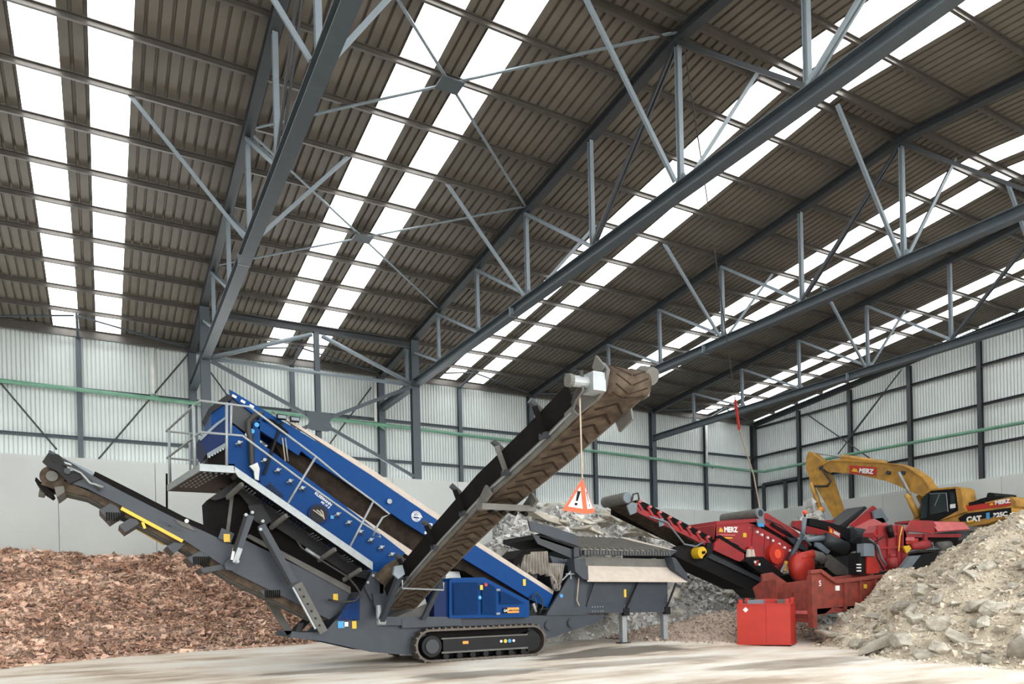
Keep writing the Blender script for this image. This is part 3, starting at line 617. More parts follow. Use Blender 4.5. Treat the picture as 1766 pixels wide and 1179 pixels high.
# support arms and plates under the walkway
b = MB()
b.prism([(3.221,4.209),(3.558,4.282),(3.774,3.85),(3.586,3.697),(3.324,3.879)], 19.3, 19.4, 'black_paint')
b.prism([(2.341,4.383),(2.95,4.849),(6.459,2.579),(6.453,2.34),(5.807,2.502),(3.859,3.78),(3.299,4.25),(3.054,4.562),(2.502,4.361)], 19.62, 19.7, 'black_paint')
b.beam((3.249,19.25,3.973), (2.941,19.25,3.143), .1, .2, 'grey_paint', up=(1,0,0)); b.beam((3.135,19.15,3.957), (2.843,19.15,3.063), .06, .08, 'black_paint', up=(1,0,0))
b.beam((3.517,19.3,3.739), (4.286,19.3,2.285), .1, .2, 'grey_paint', up=(1,0,0)); b.beam((3.441,19.2,3.654), (4.176,19.2,2.223), .05, .09, 'black_paint', up=(1,0,0))
for px in ((3.283,19.2,4.026), (3.529,19.2,3.817), (3.468,19.2,3.612), (3.13,19.2,3.963), (2.912,19.2,2.809)): b.tube([(px[0], 19.25, px[2]), (px[0], 19.08, px[2])], .04, 'steel_zinc', 10)
part('support_arm', b)
b = MB(); b.beam((4.377,19.25,2.253), (5.018,19.25,0.973), .08, .22, 'grey_dust', up=(1,0,0)); b.beam((4.236,19.15,2.162), (4.784,19.15,1.075), .04, .05, 'steel_zinc', up=(1,0,0))
for i in range(6):
    q = lerp((4.421,19.2,2.102), (4.904,19.2,1.16), i/5); b.tube([(q[0], 19.22, q[2]), (q[0], 19.195, q[2])], .03, 'black_paint', 8)
part('perforated_strut', b)
b = MB(); b.beam((2.988,19.2,3.14), (2.858,19.2,2.78), .08, .12, 'steel_zinc', up=(1,0,0)); b.tube([(2.852,19.2,3.138), (2.792,19.2,2.852)], .035, 'white', 8); part('strut_end', b)
b = MB(); b.beam((4.035,21.3,1.868), (4.6,21.3,0.904), .1, .2, 'grey_dust', up=(1,0,0)); part('far_strut', b)
P([(2.335,4.393),(2.991,4.719),(3.351,4.349),(3.247,3.568),(2.898,3.116),(2.667,3.334),(2.38,3.373)], 19.95, 21.0, 'black_rubber_and_shade', 'chute_curtain')
P([(2.904,4.596),(2.988,4.601),(2.822,3.411),(2.738,3.409)], 19.9, 19.96, 'grey_dust', 'chute_strip')
P([(3.113,4.441),(3.938,3.823),(6.584,2.353),(6.576,2.028),(5.98,2.069),(4.666,2.756),(3.348,3.505)], 20.0, 20.9, 'black_rubber_and_shade', 'chute_body')
b = MB(); b.tube([(4.386,19.3,3.391), (4.514,19.3,3.183), (4.914,19.25,2.913), (5.702,19.25,2.425), (5.932,19.25,2.145), (6.07,19.25,1.925), (5.875,19.25,1.774), (5.544,19.3,1.751), (5.228,19.5,1.821)], .03, 'hose', 8); b.tube([(4.605,19.25,3.151), (4.974,19.25,2.913)], .045, 'steel_zinc', 8); part('hydraulic_hose', b, smooth=True)
# tail conveyor
tc = P([(-1.026,5.352),(-0.981,5.369),(-0.151,4.837),(0.441,4.501),(1.598,3.891),(2.212,3.608),(2.902,3.271),(3.213,3.395),(5.92,2.033),(5.715,1.562),(5.327,1.29),(2.872,2.594),(1.795,3.354),(0.361,4.194),(-0.275,4.532),(-0.621,4.647),(-0.84,5.06)], 19.8, 19.88, 'grey_paint', 'tail_conveyor')
P([(-1.026,5.352),(-0.981,5.369),(-0.151,4.837),(0.441,4.501),(1.598,3.891),(2.212,3.608),(2.902,3.271),(3.213,3.395),(5.92,2.033),(5.715,1.562),(5.327,1.29),(2.872,2.594),(1.795,3.354),(0.361,4.194),(-0.275,4.532),(-0.621,4.647),(-0.84,5.06)], 20.92, 21.0, 'grey_paint', 'far_side_plate', tc)
P([(-1.015,5.353),(-0.149,4.945),(-0.083,4.732),(-0.929,5.16)], 19.86, 20.94, 'steel_light', 'head_cover', tc)
P([(-0.176,4.781),(-0.102,4.948),(0.663,4.554),(1.782,3.954),(2.349,3.713),(2.946,3.375),(2.886,3.197),(2.079,3.619),(0.439,4.432)], 19.83, 20.0, 'black_rubber_and_shade', 'rubber_skirt', tc)
P([(3.215,3.484),(3.316,3.546),(5.923,2.16),(5.918,1.97)], 19.75, 19.82, 'grey_dust', 'skirt_lip', tc)
b = MB(); b.prism([(-1.193,4.59),(-0.97,4.509),(-0.281,4.356),(0.358,3.985),(1.799,3.132),(2.882,2.376),(4.993,1.269),(5.354,1.288),(2.887,2.598),(1.804,3.362),(0.363,4.207),(-0.624,4.662),(-1.021,4.773)], 19.9, 20.9, 'belt')
for y in (20.05, 20.3, 20.55, 20.75):
    b.prism([(-0.858,4.462),(-0.281,4.328),(0.358,3.957),(1.798,3.103),(2.881,2.347),(4.992,1.238),(4.993,1.269),(2.882,2.376),(1.799,3.132),(0.358,3.985),(-0.281,4.356),(-0.857,4.489)], y, y+.04, 'grey_dust')
b.build('conveyor_belt', tc)
c = (-0.965,19.9,4.776); b = MB(); b.tube([(c[0], 19.89, c[2]), (c[0], 20.91, c[2])], .25, 'belt', 24); b.tube([(c[0], 19.9, c[2]), (c[0], 19.78, c[2])], .12, 'grey_dust', 14); b.build('head_drum', tc)
b = MB(); b.tube([(-0.865,19.65,5.164), (-0.873,19.82,5.195)], .1, 'black_paint', 14); b.prism([(-1.138,5.075),(-1.011,5.295),(-0.472,5.015),(-0.362,4.754),(-0.618,4.606),(-0.862,4.883),(-1.018,4.952)], 19.68, 19.8, 'black_paint'); b.tube([(-0.655,19.6,4.88), (-0.658,19.7,4.896)], .07, 'steel_dark', 10); b.prism([(-0.72,5.097),(-0.585,5.054),(-0.473,4.901),(-0.611,4.892)], 19.6, 19.7, 'steel_zinc'); b.build('drive_motor', tc)
b = MB(); b.tube([(-0.607,19.6,4.962), (-0.381,19.6,4.857), (-0.212,19.6,4.64), (0.056,19.6,4.547)], .03, 'steel_zinc', 8); b.tube([(-0.742,19.6,5.032), (-0.493,19.6,4.97), (-0.267,19.6,4.771), (-0.017,19.6,4.463)], .025, 'hose', 8); b.build('hydraulic_hose', tc, True)
b = MB(); b.tube([(-1.262,20.6,4.513), (-1.147,20.6,4.491)], .12, 'grey_dust', 12); b.prism([(-0.922,4.531),(-0.739,4.568),(-0.719,4.435),(-0.882,4.294)], 19.8, 20.95, 'grey_dust'); b.prism([(-1.282,4.765),(-1.085,4.537),(-0.952,4.411),(-0.999,4.355),(-1.198,4.504),(-1.306,4.684)], 19.95, 20.9, 'black_rubber_and_shade'); b.build('belt_scraper', tc)
for a_, c_ in (((205,875), (318,934)),):
    b = MB(); b.beam((0.419,19.75,4.094), (1.738,19.75,3.334), .05, .08, 'yellow', up=(1,0,1)); b.beam((0.867,19.75,3.778), (0.914,19.75,3.626), .05, .06, 'yellow', up=(1,0,1))
    b.build('yellow_strut', tc); b = MB(); b.beam((0.685,21.05,3.835), (1.437,21.05,3.36), .05, .09, 'yellow', up=(1,0,1)); b.build('yellow_strut', tc)
for poly, y in (([(-0.039,4.039),(0.193,4.213),(0.361,4.11),(0.419,3.946),(0.184,3.772)], 0), ([(0.364,3.695),(0.601,3.869),(0.75,3.86),(0.798,3.749),(0.496,3.532)], 1), ([(1.383,3.212),(1.554,3.315),(1.789,3.276),(1.547,3.029)], 2), ([(1.834,2.931),(2.144,3.107),(2.371,2.964),(2.002,2.744)], 3), ([(2.121,2.672),(2.696,2.79),(2.945,2.702),(2.199,2.556)], 4), ([(3.529,2.101),(4.027,2.155),(4.248,2.03),(3.727,1.887)], 5)):
    b = MB(); b.prism(poly, 19.82, 21.0, 'steel_dark'); x0 = min(p[0] for p in poly); zz = min(p[1] for p in poly)
    if y in (0, 3, 5):
        for i in range(8): b.prism([(x0+.14+i*.05, zz+.02+.0*i), (x0+.17+i*.05, zz+.02), (x0+.17+i*.05, zz+.22), (x0+.14+i*.05, zz+.22)], 19.78, 19.82, 'black_rubber_and_shade')
    b.build('return_roller_guard', tc)
b = MB(); b.prism([(2.669,2.779),(2.811,2.955),(3.029,2.81),(2.886,2.604),(2.693,2.633)], 19.6, 19.8, 'grey_paint'); b.build('mounting_plate', tc); b = MB(); b.prism([(1.555,3.87),(1.892,3.766),(2.046,3.584),(1.707,3.718)], 19.76, 19.8, 'grey_dust'); b.tube([(1.836,19.7,3.831), (1.845,19.8,3.842)], .05, 'white', 10); b.build('mounting_plate', tc)
b = MB(); b.prism([(2.547,3.418),(2.635,3.682),(2.935,3.543),(2.846,3.307)], 19.68, 19.8, 'grey_paint'); b.box(tuple(v-.0 for v in (2.676,19.66,3.33)), tuple(a+c for a, c in zip((2.676,19.66,3.33), (.15, .02, .2))), 'yellow'); b.build('warning_sticker', tc)
b = MB(); q = (5.507,19.77,1.882); b.box((q[0]-.07, 19.76, q[2]-.1), (q[0]+.06, 19.8, q[2]+.1), 'yellow'); b.build('warning_sticker', tc)
text('brand_lettering', 'KLEEMANN', (1.184,19.79,3.806), (1,0,-.46), (.46,0,1), .115, 'steel_dark', tc, bold=.03)
# side discharge conveyor (stands across the machine, towards the camera)
U = [(9.08,4.80),(9.9,4.56),(11.2,4.17),(13.2,3.64),(15.2,2.96),(17.15,2.25),(18.95,1.52)]
XA, XB_ = 6.75, 7.45
def strip(b, x0, x1, dz0, dz1, m, dx0=0, dx1=0, pts=U):
    n = len(pts); vs = []
    for y, z in pts: vs += [(x0+dx0, y, z+dz0), (x1+dx0, y, z+dz0), (x1+dx1, y, z+dz1), (x0+dx1, y, z+dz1)]
    fs = [(0,1,2,3), tuple(4*(n-1)+k for k in (3,2,1,0))]
    for i in range(n-1):
        for k in range(4): fs.append((4*i+k, 4*i+(k+1) % 4, 4*i+4+(k+1) % 4, 4*i+4+k))
    b.add(vs, fs, m); return b
sc_ = MB(); strip(sc_, XA, XB_, 0, .03, 'belt'); side_c = part('side_conveyor', sc_)
b = MB()
def upt(t):
    L = []; tot = 0
    for (y0, z0), (y1, z1) in zip(U, U[1:]): d = math.hypot(y1-y0, z1-z0); L.append(d); tot += d
    s = t*tot
    for i, d in enumerate(L):
        if s <= d or i == len(L)-1:
            k = s/d; return U[i][0]+(U[i+1][0]-U[i][0])*k, U[i][1]+(U[i+1][1]-U[i][1])*k
        s -= d
for i in range(30):
    t = .02+i*.0325; y, z = upt(t); y2, z2 = upt(min(.999, t+.024)); xm = (XA+XB_)/2+.02
    for s in (-1, 1): b.beam((xm, y, z-.005), (xm+s*.27, y2, z2-.005), .034, .03, 'belt_cleat')
b.build('chevron_cleats', side_c)
b = MB(); strip(b, XA-.06, XA, .03, .2, 'grey_dust'); strip(b, XB_, XB_+.06, .03, .2, 'grey_dust'); b.build('side_frame', side_c)
U2 = U[1:]
b = MB(); strip(b, XA-.03, XA, .2, .58, 'black_rubber_and_shade', 0, -.13, U2); strip(b, XB_, XB_+.03, .2, .62, 'black_rubber_and_shade', 0, .22, U2); strip(b, XA, XB_, .32, .34, 'belt', pts=U2); b.build('rubber_trough', side_c)
b = MB(); y0, z0 = 9.08, 5.0; b.tube([(XA-.02, y0, z0), (XB_+.02, y0, z0)], .215, 'belt', 28); dr = b.build('head_drum', side_c, True)
b = MB()
for i in range(6):
    a0 = math.radians(250-i*38)
    for s in (-1, 1):
        P_ = [((XA+XB_)/2+s*.02, y0+.222*math.cos(a0+.5), z0+.222*math.sin(a0+.5)), ((XA+XB_)/2+s*.3, y0+.222*math.cos(a0-.1), z0+.222*math.sin(a0-.1))]
        b.tube(P_, .012, 'belt_cleat', 5)
b.build('drum_cleats', side_c)
g = MB(); g.prism([(8.9,5.1),(9.02,5.24),(9.25,5.16),(9.5,4.85),(9.75,4.72),(9.7,4.62),(9.2,4.72),(9.0,4.82)], XA-.1, XA-.04, 'grey_dust', 'X'); g.build('drum_bracket', side_c); g = MB(); g.prism([(8.95,4.95),(9.1,5.22),(9.3,5.2),(9.4,4.95),(9.15,4.8),(9.0,4.82)], XB_+.03, XB_+.08, 'grey_dust', 'X'); g.build('drum_bracket', side_c)
g = MB(); x0 = XA-.1
q = (6.55,9.091,4.936); g.box((6.43, q[1]-.14, q[2]-.15), (6.66, q[1]+.16, q[2]+.13), 'steel_zinc'); g.tube([(6.48, q[1]+.02, q[2]), (6.15, q[1]+.05, q[2])], .085, 'steel_zinc', 14); g.tube([(6.17, q[1]+.05, q[2]), (6.1, q[1]+.05, q[2])], .1, 'grey_dust', 14); g.build('drive_motor', side_c)
g = MB(); g.prism([(8.9,5.15),(9.1,5.36),(9.2,5.2),(9.05,5.05)], XA-.16, XA-.12, 'grey_dust', 'X'); g.build('bearing_guard', side_c); g = MB(); g.tube([(XB_+.1, 8.95, 5.12), (XB_+.1, 9.2, 5.22)], .14, 'grey_dust', 12); g.build('bearing_guard', side_c)
g = MB(); g.prism([(9.35,4.72),(10.1,4.5),(10.1,4.72),(9.45,4.92)], XA-.09, XA-.06, 'grey_dust', 'X'); g.build('tension_plate', side_c); g = MB(); g.prism([(9.4,4.55),(9.75,4.42),(9.85,4.62),(9.45,4.78)], XB_+.05, XB_+.09, 'grey_dust', 'X'); g.build('tension_plate', side_c)
g = MB()
for k in range(3): g.tube([(q[0], q[1], q[2]+.05*k) for q in ((6.3,9.078,4.989), (6.35,9.098,4.809), (6.45,9.434,4.748), (6.5,9.609,4.661), (6.6,9.615,4.573))], .02+.006*k, 'hose' if k else 'grey_dust', 8)
g.build('hydraulic_hose', side_c, True)
g = MB(); g.tube([(XA-.08, y+.0, z+.13) for y, z in U[1:]], .02, 'steel_zinc', 6); g.build('pressure_line', side_c)
for (yy, zz), kk in (((12.1, 3.93), 0), ((14.0, 3.38), 1), ((15.6, 2.8), 2), ((17.4, 2.15), 3), ((10.7, 4.33), 4)):
    g = MB(); g.beam((6.46, yy, zz+.64), (6.66, yy+.02, zz+.15), .1, .03, 'grey_dust' if kk == 0 else 'black_rubber_and_shade', up=(0,1,0)); g.box((6.6, yy-.12, zz+.1), (6.7, yy+.12, zz+.2), 'steel_dark'); g.tube([(6.6, yy+.05, zz+.58), (6.4, yy+.05, zz+.74)], .06, 'steel_dark', 10); g.build('idler_bracket', side_c)
g = MB(); y_, z_ = 12.95, 3.62; g.box((6.5, y_-.12, z_-.14), (7.72, y_+.08, z_-.02), 'grey_dust'); g.prism([(12.6,3.75),(13.1,3.5),(13.25,3.6),(12.8,3.95)], 6.56, 6.62, 'grey_dust', 'X'); g.prism([(12.6,3.65),(13.1,3.45),(13.25,3.6),(12.8,3.85)], 7.6, 7.66, 'grey_dust', 'X')
for i in range(4): g.tube([(6.75+i*.25, y_-.1, z_-.2), (6.75+i*.25, y_+.1, z_-.12)], .05, 'black_rubber_and_shade', 8)
g.build('fold_joint', side_c)
g = MB(); g.beam((6.404,17.2,2.396), (6.381,18.6,1.238), .13, .16, 'grey_paint', up=(0,1,0)); g.tube([(6.269,18.6,1.211), (6.475,18.6,1.204)], .09, 'steel_zinc', 10); g.prism([(6.223,2.591),(6.418,2.62),(6.472,2.392),(6.304,2.279),(6.173,2.393)], 17.05, 17.15, 'steel_light'); part('lifting_arm', g)
g = MB(); g.beam((8.172,18.7,2.263), (7.801,19.2,1.247), .12, .15, 'grey_paint', up=(0,1,0)); part('lifting_arm', g)
g = MB(); g.tube([(6.423,17.1,2.25), (6.418,17.1,2.051), (7.514,17.1,1.993), (7.519,17.1,2.183)], .022, 'steel_zinc', 8); part('guard_bar', g)
g = MB(); g.tube([(6.598,19.3,2.281), (6.817,19.2,2.56), (7.25,19,2.819)], .2, 'belt', 12); g.tube([(6.845,19,2.551), (6.948,18.9,2.859), (7.209,18.9,2.703)], .02, 'hose', 6); part('tail_drum', g)
g = MB(); g.prism([(6.361,1.966),(6.835,1.959),(6.761,1.613),(6.688,1.346),(6.556,1.319),(6.401,1.621)], 19.2, 19.4, 'grey_paint'); g.tube([(6.481,19.1,1.65), (6.472,19.1,1.291)], .07, 'steel_zinc', 10); part('tail_hopper', g)
# feed hopper
hp = P([(13.301,2.25),(16.916,2.221),(16.891,1.407),(14.418,1.465),(13.279,1.492)], 19.5, 19.56, 'grey_paint', 'feed_hopper')
g = MB(); g.beam((13.3, 22.2, 1.3), (16.85, 22.2, 1.3), .1, .27, 'grey_paint'); g.build('hopper_frame', hp); g = MB(); g.beam((13.248,19.46,1.363), (16.827,19.46,1.309), .1, .27, 'grey_paint')
for i in range(5):
    for z in (.07, -.07): q = (13.699,19.4,1.351); g.tube([(q[0]+.1*i, 19.41, q[2]+z), (q[0]+.1*i, 19.39, q[2]+z)], .018, 'steel_zinc', 8)
g.build('hopper_frame', hp)
P([(11.951,1.2),(12.017,1.306),(13.068,2.688),(13.208,2.927),(13.476,2.984),(13.469,1.172)], 19.4, 19.5, 'grey_paint', 'hopper_upright', hp)
g = MB(); g.box((16.8, 19.56, 1.2), (16.86, 22.1, 3.0), 'grey_paint'); g.box((13.3, 22.1, 1.2), (16.86, 22.16, 3.0), 'grey_paint'); g.box((13.35, 19.56, 1.35), (16.8, 22.1, 1.4), 'grey_dust'); g.build('bin_wall', hp)
f0 = (13.404,19.5,2.749); f1 = (17.137,19.5,2.698); f2 = (17.486,19.15,2.224); f3 = (13.349,19.15,2.274)
g = MB(); g.add([f0, f1, f2, f3]+[(p[0], p[1], p[2]-.05) for p in (f0, f1, f2, f3)], [(0,1,2,3),(4,7,6,5),(0,4,5,1),(1,5,6,2),(2,6,7,3),(3,7,4,0)], 'tan_dust'); g.build('spill_flap', hp)
g = MB(); g.prism([(12.831,2.961),(13.004,2.926),(13.349,2.71),(13.359,2.272),(13.161,2.31),(12.863,2.546)], 19.1, 19.5, 'grey_paint'); g.build('side_wing', hp); g = MB(); g.prism([(16.796,3.029),(16.974,2.991),(17.473,2.44),(17.466,2.203),(16.962,2.599)], 19.12, 19.5, 'grey_paint'); g.build('side_wing', hp)
P([(13.145,3.025),(17.12,2.977),(17.11,2.678),(13.27,2.73)], 19.5, 19.6, 'grey_dust', 'upper_panel', hp)
# tipping grid
ga = (13.304,19.4,3.204); gb = (16.831,19.4,3.127); gc = (16.9, 22.3, 4.05); gd = (13.9, 22.3, 4.15); gz_ = 3.2
g = MB(); n = 15
for i in range(n+1):
    t = i/n; p = lerp((13.4, 19.4, 3.3), (16.95, 19.4, 3.25), t); q = lerp((13.25, 22.0, 3.95), (16.8, 22.0, 3.9), t)
    g.beam(p, q, .08, .07, 'grey_dust')
g.add([(13.4,19.42,3.27),(16.95,19.42,3.22),(16.8,22,3.86),(13.25,22,3.91)], [(0,1,2,3)], 'tan_dust'); g.build('grid_bars', hp)
g = MB(); g.box((13.4, 19.38, 3.08), (17.0, 19.5, 3.24), 'steel_dark')
for i in range(30): x = 13.42+i*.12; g.box((x, 19.35, 3.1), (x+.04, 19.38, 3.22), 'grey_dust')
g.build('grid_rim', hp)
g = MB(); g.prism([(16.95,3.3),(17.3,3.25),(16.95,3.05)], 19.4, 22.0, 'grey_paint'); g.add([(16.95,19.4,3.3),(17.3,19.4,3.27),(17.1,22,3.95),(16.8,22,3.93)], [(0,1,2,3)], 'tan_dust'); g.build('grid_end', hp)
g = MB(); g.prism([(11.42,4.119),(12.259,3.959),(13.143,3.726),(13.266,3.359),(11.501,3.831)], 19.45, 19.52, 'grey_paint'); g.prism([(11.616,3.745),(13.376,3.264),(13.46,3.04),(13.232,2.927),(11.837,3.425)], 19.6, 19.68, 'steel_dark'); g.prism([(12.317,3.068),(13.231,2.89),(13.183,2.759),(12.459,2.758)], 19.7, 21.8, 'grey_paint'); g.box((13.1, 19.5, 3.0), (13.3, 22, 3.3), 'grey_paint'); g.prism([(11.9,3.75),(13.2,3.35),(13.2,3.25),(11.9,3.6)], 19.6, 22.0, 'black_paint'); g.build('chute_side', hp)
g = MB()
for x in (1083, 1000): pass
g.beam((15.032,19.38,1.354), (15.539,19.38,2.208), .06, .05, 'black_paint'); g.beam((13.463,19.38,1.45), (13.801,19.38,2.223), .06, .05, 'steel_dark'); g.beam((16.705,19.38,1.233), (17.125,19.3,2.153), .06, .05, 'black_paint'); g.build('flap_strut', hp)
b = MB(); q = (15.077,19.45,1.851); b.box((q[0]-.04, 19.48, q[2]-.14), (q[0]+.05, 19.5, q[2]+.12), 'yellow'); b.build('warning_sticker', hp)
for x, zf in ((15.05, gz(15.05, 19.7)), (16.8, gz(16.8, 19.7))):
    b = MB(); b.beam((x, 19.6, zf+.02), (x, 19.6, 1.25), .18, .18, 'steel_zinc', up=(0,1,0)); b.box((x-.2, 19.45, zf-.0), (x+.2, 19.75, zf+.03), 'steel_dark'); b.box((x-.12, 19.38, 1.1), (x+.12, 19.5, 1.35), 'black_paint'); b.build('support_leg', S)
# curtains hung at the loading end
def cloth(pts_top, pts_bot, m, name, nfold=9, amp=.09, parent=S):
    b = MB(); n = nfold*4; m_ = 6; vs = []
    for j in range(m_+1):
        for i in range(n+1):
            t = i/n; a = lerp(pts_top[0], pts_top[1], t); c = lerp(pts_bot[0], pts_bot[1], t); p = lerp(a, c, j/m_)
            vs.append((p[0]+.02*math.sin(i*1.3+j), p[1]+amp*math.sin(i*1.57)*(.3+j/m_), p[2]+.03*math.sin(i*.7)*(j/m_)))
    b.add(vs, [(j*(n+1)+i, j*(n+1)+i+1, (j+1)*(n+1)+i+1, (j+1)*(n+1)+i) for j in range(m_) for i in range(n)], m)
    return b.build(name, parent, True)
cloth(((11.466,19.9,3.182), (12.173,19.6,3.205)), ((11.366,19.9,2.568), (12.237,19.6,2.443)), 'fabric_grey', 'canvas_curtain')
cloth(((12.163,19.6,2.842), (12.831,19.6,2.808)), ((12.311,19.5,2.004), (12.46,19.5,1.966)), 'fabric_grey', 'canvas_curtain', 7)
P([(11.074,2.974),(11.432,3.264),(12.214,3.329),(12.296,3.184),(11.469,3.103),(11.148,2.706),(11.179,2.313),(11.02,2.492)], 19.8, 20.9, 'black_rubber_and_shade', 'loading_hood')
P([(11.406,2.495),(11.926,2.311),(12.35,2.124),(12.448,1.754),(12.025,2.036),(11.505,2.314)], 19.9, 20.9, 'black_rubber_and_shade', 'loading_lip')
b = MB(); b.tube([(12.647,19.3,2.465), (13.172,19.3,2.5)], .03, 'steel_zinc', 8); b.tube([(13.132,19.3,2.647), (13.121,19.3,2.281), (13.037,19.3,1.642), (13.12,19.3,1.476)], .02, 'rope', 6); b.tube([(12.513,19.3,2.285), (12.823,19.3,2.556), (12.838,19.3,2.319)], .025, 'steel_zinc', 8); part('lock_bracket', b)
b = MB(); q = (12.508,19.38,1.799); b.tube([(q[0], 19.4, q[2]), (q[0], 19.37, q[2])], .06, 'cyan', 12); part('blue_sticker', b)
# rope and warning pyramid
sg = thing('warning_pyramid', (6.45, 9.35, 3.0), 'orange and white folding warning pyramid with black exclamation marks, hanging from a rope', 'warning sign')
A_, L_, F_, R_ = (6.46, 9.34, 3.53), (6.10, 9.36, 3.03), (6.351,9.1,2.952), (6.80, 9.50, 3.04)
b = MB(); b.add([A_, L_, F_, R_], [(0,1,2),(0,2,3),(0,3,1),(1,3,2)], 'orange_red'); sb_ = b.build('fabric_body', sg)
def inset(a, c, d, name, k=.62, off=.006):
    A, Cc, Dd = Vector(a), Vector(c), Vector(d); g = (A+Cc+Dd)/3; n = (Cc-A).cross(Dd-A).normalized()
    if n.y > 0: n = -n
    q = [g+(v-g)*k+n*off for v in (A, Cc, Dd)]
    b = MB(); b.add(q, [(0,1,2)], 'white'); w = b.build('white_panel', sg)
    m_ = (q[1]+q[2])/2; top = q[0]; u = (top-m_); r_ = (q[2]-q[1]).normalized(); e = MB(); n2 = n*.004
    P0 = lambda t, s_: m_+u*t+r_*s_+n2
    e.add([P0(.3,-.016), P0(.3,.016), P0(.78,.028), P0(.78,-.028)], [(0,1,2,3)], 'black_paint'); e.add([P0(.1,-.022), P0(.1,.022), P0(.22,.022), P0(.22,-.022)], [(0,1,2,3)], 'black_paint')
    e.build('exclamation_mark', w)
inset(A_, L_, F_, 'l'); inset(A_, F_, R_, 'r')
b = MB(); b.tube([(6.45, 9.34, 4.9), (6.455, 9.34, 4.2), (6.46, 9.34, 3.53)], .012, 'rope', 6); b.tube([(6.46, 9.34, 3.8), (6.48, 9.34, 3.75), (6.45, 9.34, 3.68)], .007, 'rope', 5)
b.build('rope', label='pale rope hanging from the head of the big side conveyor', cat='rope')
# ---------------------------------------------------------------- heaps
def interp(xs, ys, x):
    if x <= xs[0]: return ys[0]
    for a, c, p, q in zip(xs, xs[1:], ys, ys[1:]):
        if x <= c: return p+(q-p)*(x-a)/(c-a)
    return ys[-1]
def fbm(x, y, s, o=4, seed=0): return noise.fractal(Vector((x*s, y*s, seed)), 1.0, 2.0, o)
def heap(name, fn, x0, x1, y0, y1, res, m, chip_m, n, size, label, cat, flat=.35, namp=.18, nsc=.8, elong=1.6, seed=1, skip=None):
    rr = random.Random(seed); b = MB(); nx, ny = int((x1-x0)/res), int((y1-y0)/res)
    H = lambda x, y: fn(x, y)+(fbm(x, y, nsc, 5, seed)*namp*min(1, fn(x, y)*2) if fn(x, y) > 0 else 0)
    idx = {}; vs = []; fs = []
    def vid(i, j):
        if (i, j) not in idx:
            x, y = x0+i*res, y0+j*res; h = H(x, y); idx[(i, j)] = len(vs); vs.append((x, y, gz(x, y)+max(h, -.02) if h > 0 else gz(x, y)-.06))
        return idx[(i, j)]
    for i in range(nx):
        for j in range(ny):
            if max(fn(x0+i*res, y0+j*res), fn(x0+(i+1)*res, y0+j*res), fn(x0+i*res, y0+(j+1)*res), fn(x0+(i+1)*res, y0+(j+1)*res)) > .0:
                fs.append((vid(i, j), vid(i+1, j), vid(i+1, j+1), vid(i, j+1)))
    b.add(vs, fs, m); vs = []; fs = []; c = 0; tries = 0
    while c < n and tries < n*6:
        tries += 1; x, y = rr.uniform(x0, x1), rr.uniform(y0, y1); h = H(x, y)
        if fn(x, y) < .03: 
            if fn(x-.4, y) < .01 and fn(x+.5, y) < .01 and fn(x, y+.5) < .01 or rr.random() > .3: continue
            h = 0
        s = size*(.4+rr.random()**2*.9+rr.random()**16*1.8)
        u = Vector((rr.gauss(0,1), rr.gauss(0,1), rr.gauss(0,flat*1.6))).normalized(); w = Vector((rr.gauss(0,1), rr.gauss(0,1), rr.gauss(0,1))); w = (w-u*w.dot(u)).normalized(); t = u.cross(w)
        p = Vector((x, y, gz(x, y)+max(h, 0)+s*.12)); o = len(vs)
        a, bb, cc = s*elong*.5, s*.5*rr.uniform(.4, .9), s*flat*rr.uniform(.3, .8)
        for q in ((-a,-bb,-cc), (a,-bb*.8,-cc), (a*.9,bb,-cc*.8), (-a*.8,bb*.9,-cc), (-a*.7,-bb*.6,cc), (a*.8,bb*.3,cc)): vs.append(p+u*q[0]+w*q[1]+t*q[2])
        for f in ((0,1,2,3),(0,4,5,1),(1,5,2),(2,5,4,3),(3,4,0)): fs.append(tuple(k+o for k in f))
        c += 1
    b.add(vs, fs, chip_m)
    o = b.build(name, label=label, cat=cat, kind='stuff'); return o, H
def wtop(x): return interp([-9, 1, 2.8, 4.2, 5.5, 6.6, 8.2], [3.3, 3.2, 3.25, 2.9, 2.0, 1.1, 0], x)
def wbase(x): return interp([-9, -2.6, .4, 6.2, 8.2], [23.4, 24.4, 25.8, 26.9, 28.2], x)
def wood(x, y):
    if x > 8.3 or y > 29.44: return 0
    t = (y-wbase(x))/(29.4-wbase(x))
    return wtop(x)*min(1, max(0, t))**.85
heap('wood_chip_heap', wood, -4.5, 8.4, 23, 29.4, .12, 'wood_base', 'wood_chip', 64000, .1, 'reddish brown heap of shredded wood chips against the grey concrete wall', 'wood chips', .14, .16, .9, 1.8, 3)
def greyh(x, y):
    r = interp([13.6, 15.2, 16.6, 18, 22.6, 25.2, 27.5, 31, 36.8], [0, 2.6, 4.9, 5.4, 5.3, 4.1, 3.0, 2.3, 2.6], x)
    if x < 15.45 and y > 29.4: return 0
    t = (y-25.0-.25*math.sin(x*1.1))/3.9
    return r*min(1, max(0, t))**.9 if y < 33.8 else 0
g1, H1 = heap('concrete_rubble_heap', greyh, 13.7, 33, 24.6, 33.7, .16, 'rubble', 'chip_grey', 14000, .22, 'grey heap of broken concrete behind the feed hopper and red conveyor', 'rubble', .45, .45, .9, 1.2, 5)
def exh(x, y):
    d1 = ((x-33.6)/4.2)**2+((y-27)/4.2)**2; d2 = ((x-35)/3.4)**2+((y-19.6)/5)**2
    return max(0, 6.6*(1-d1**.6)) if d1 < 1 and d1 < d2*1.0 else max(0, min(3.1, 5.5*(1-d2**.8)))
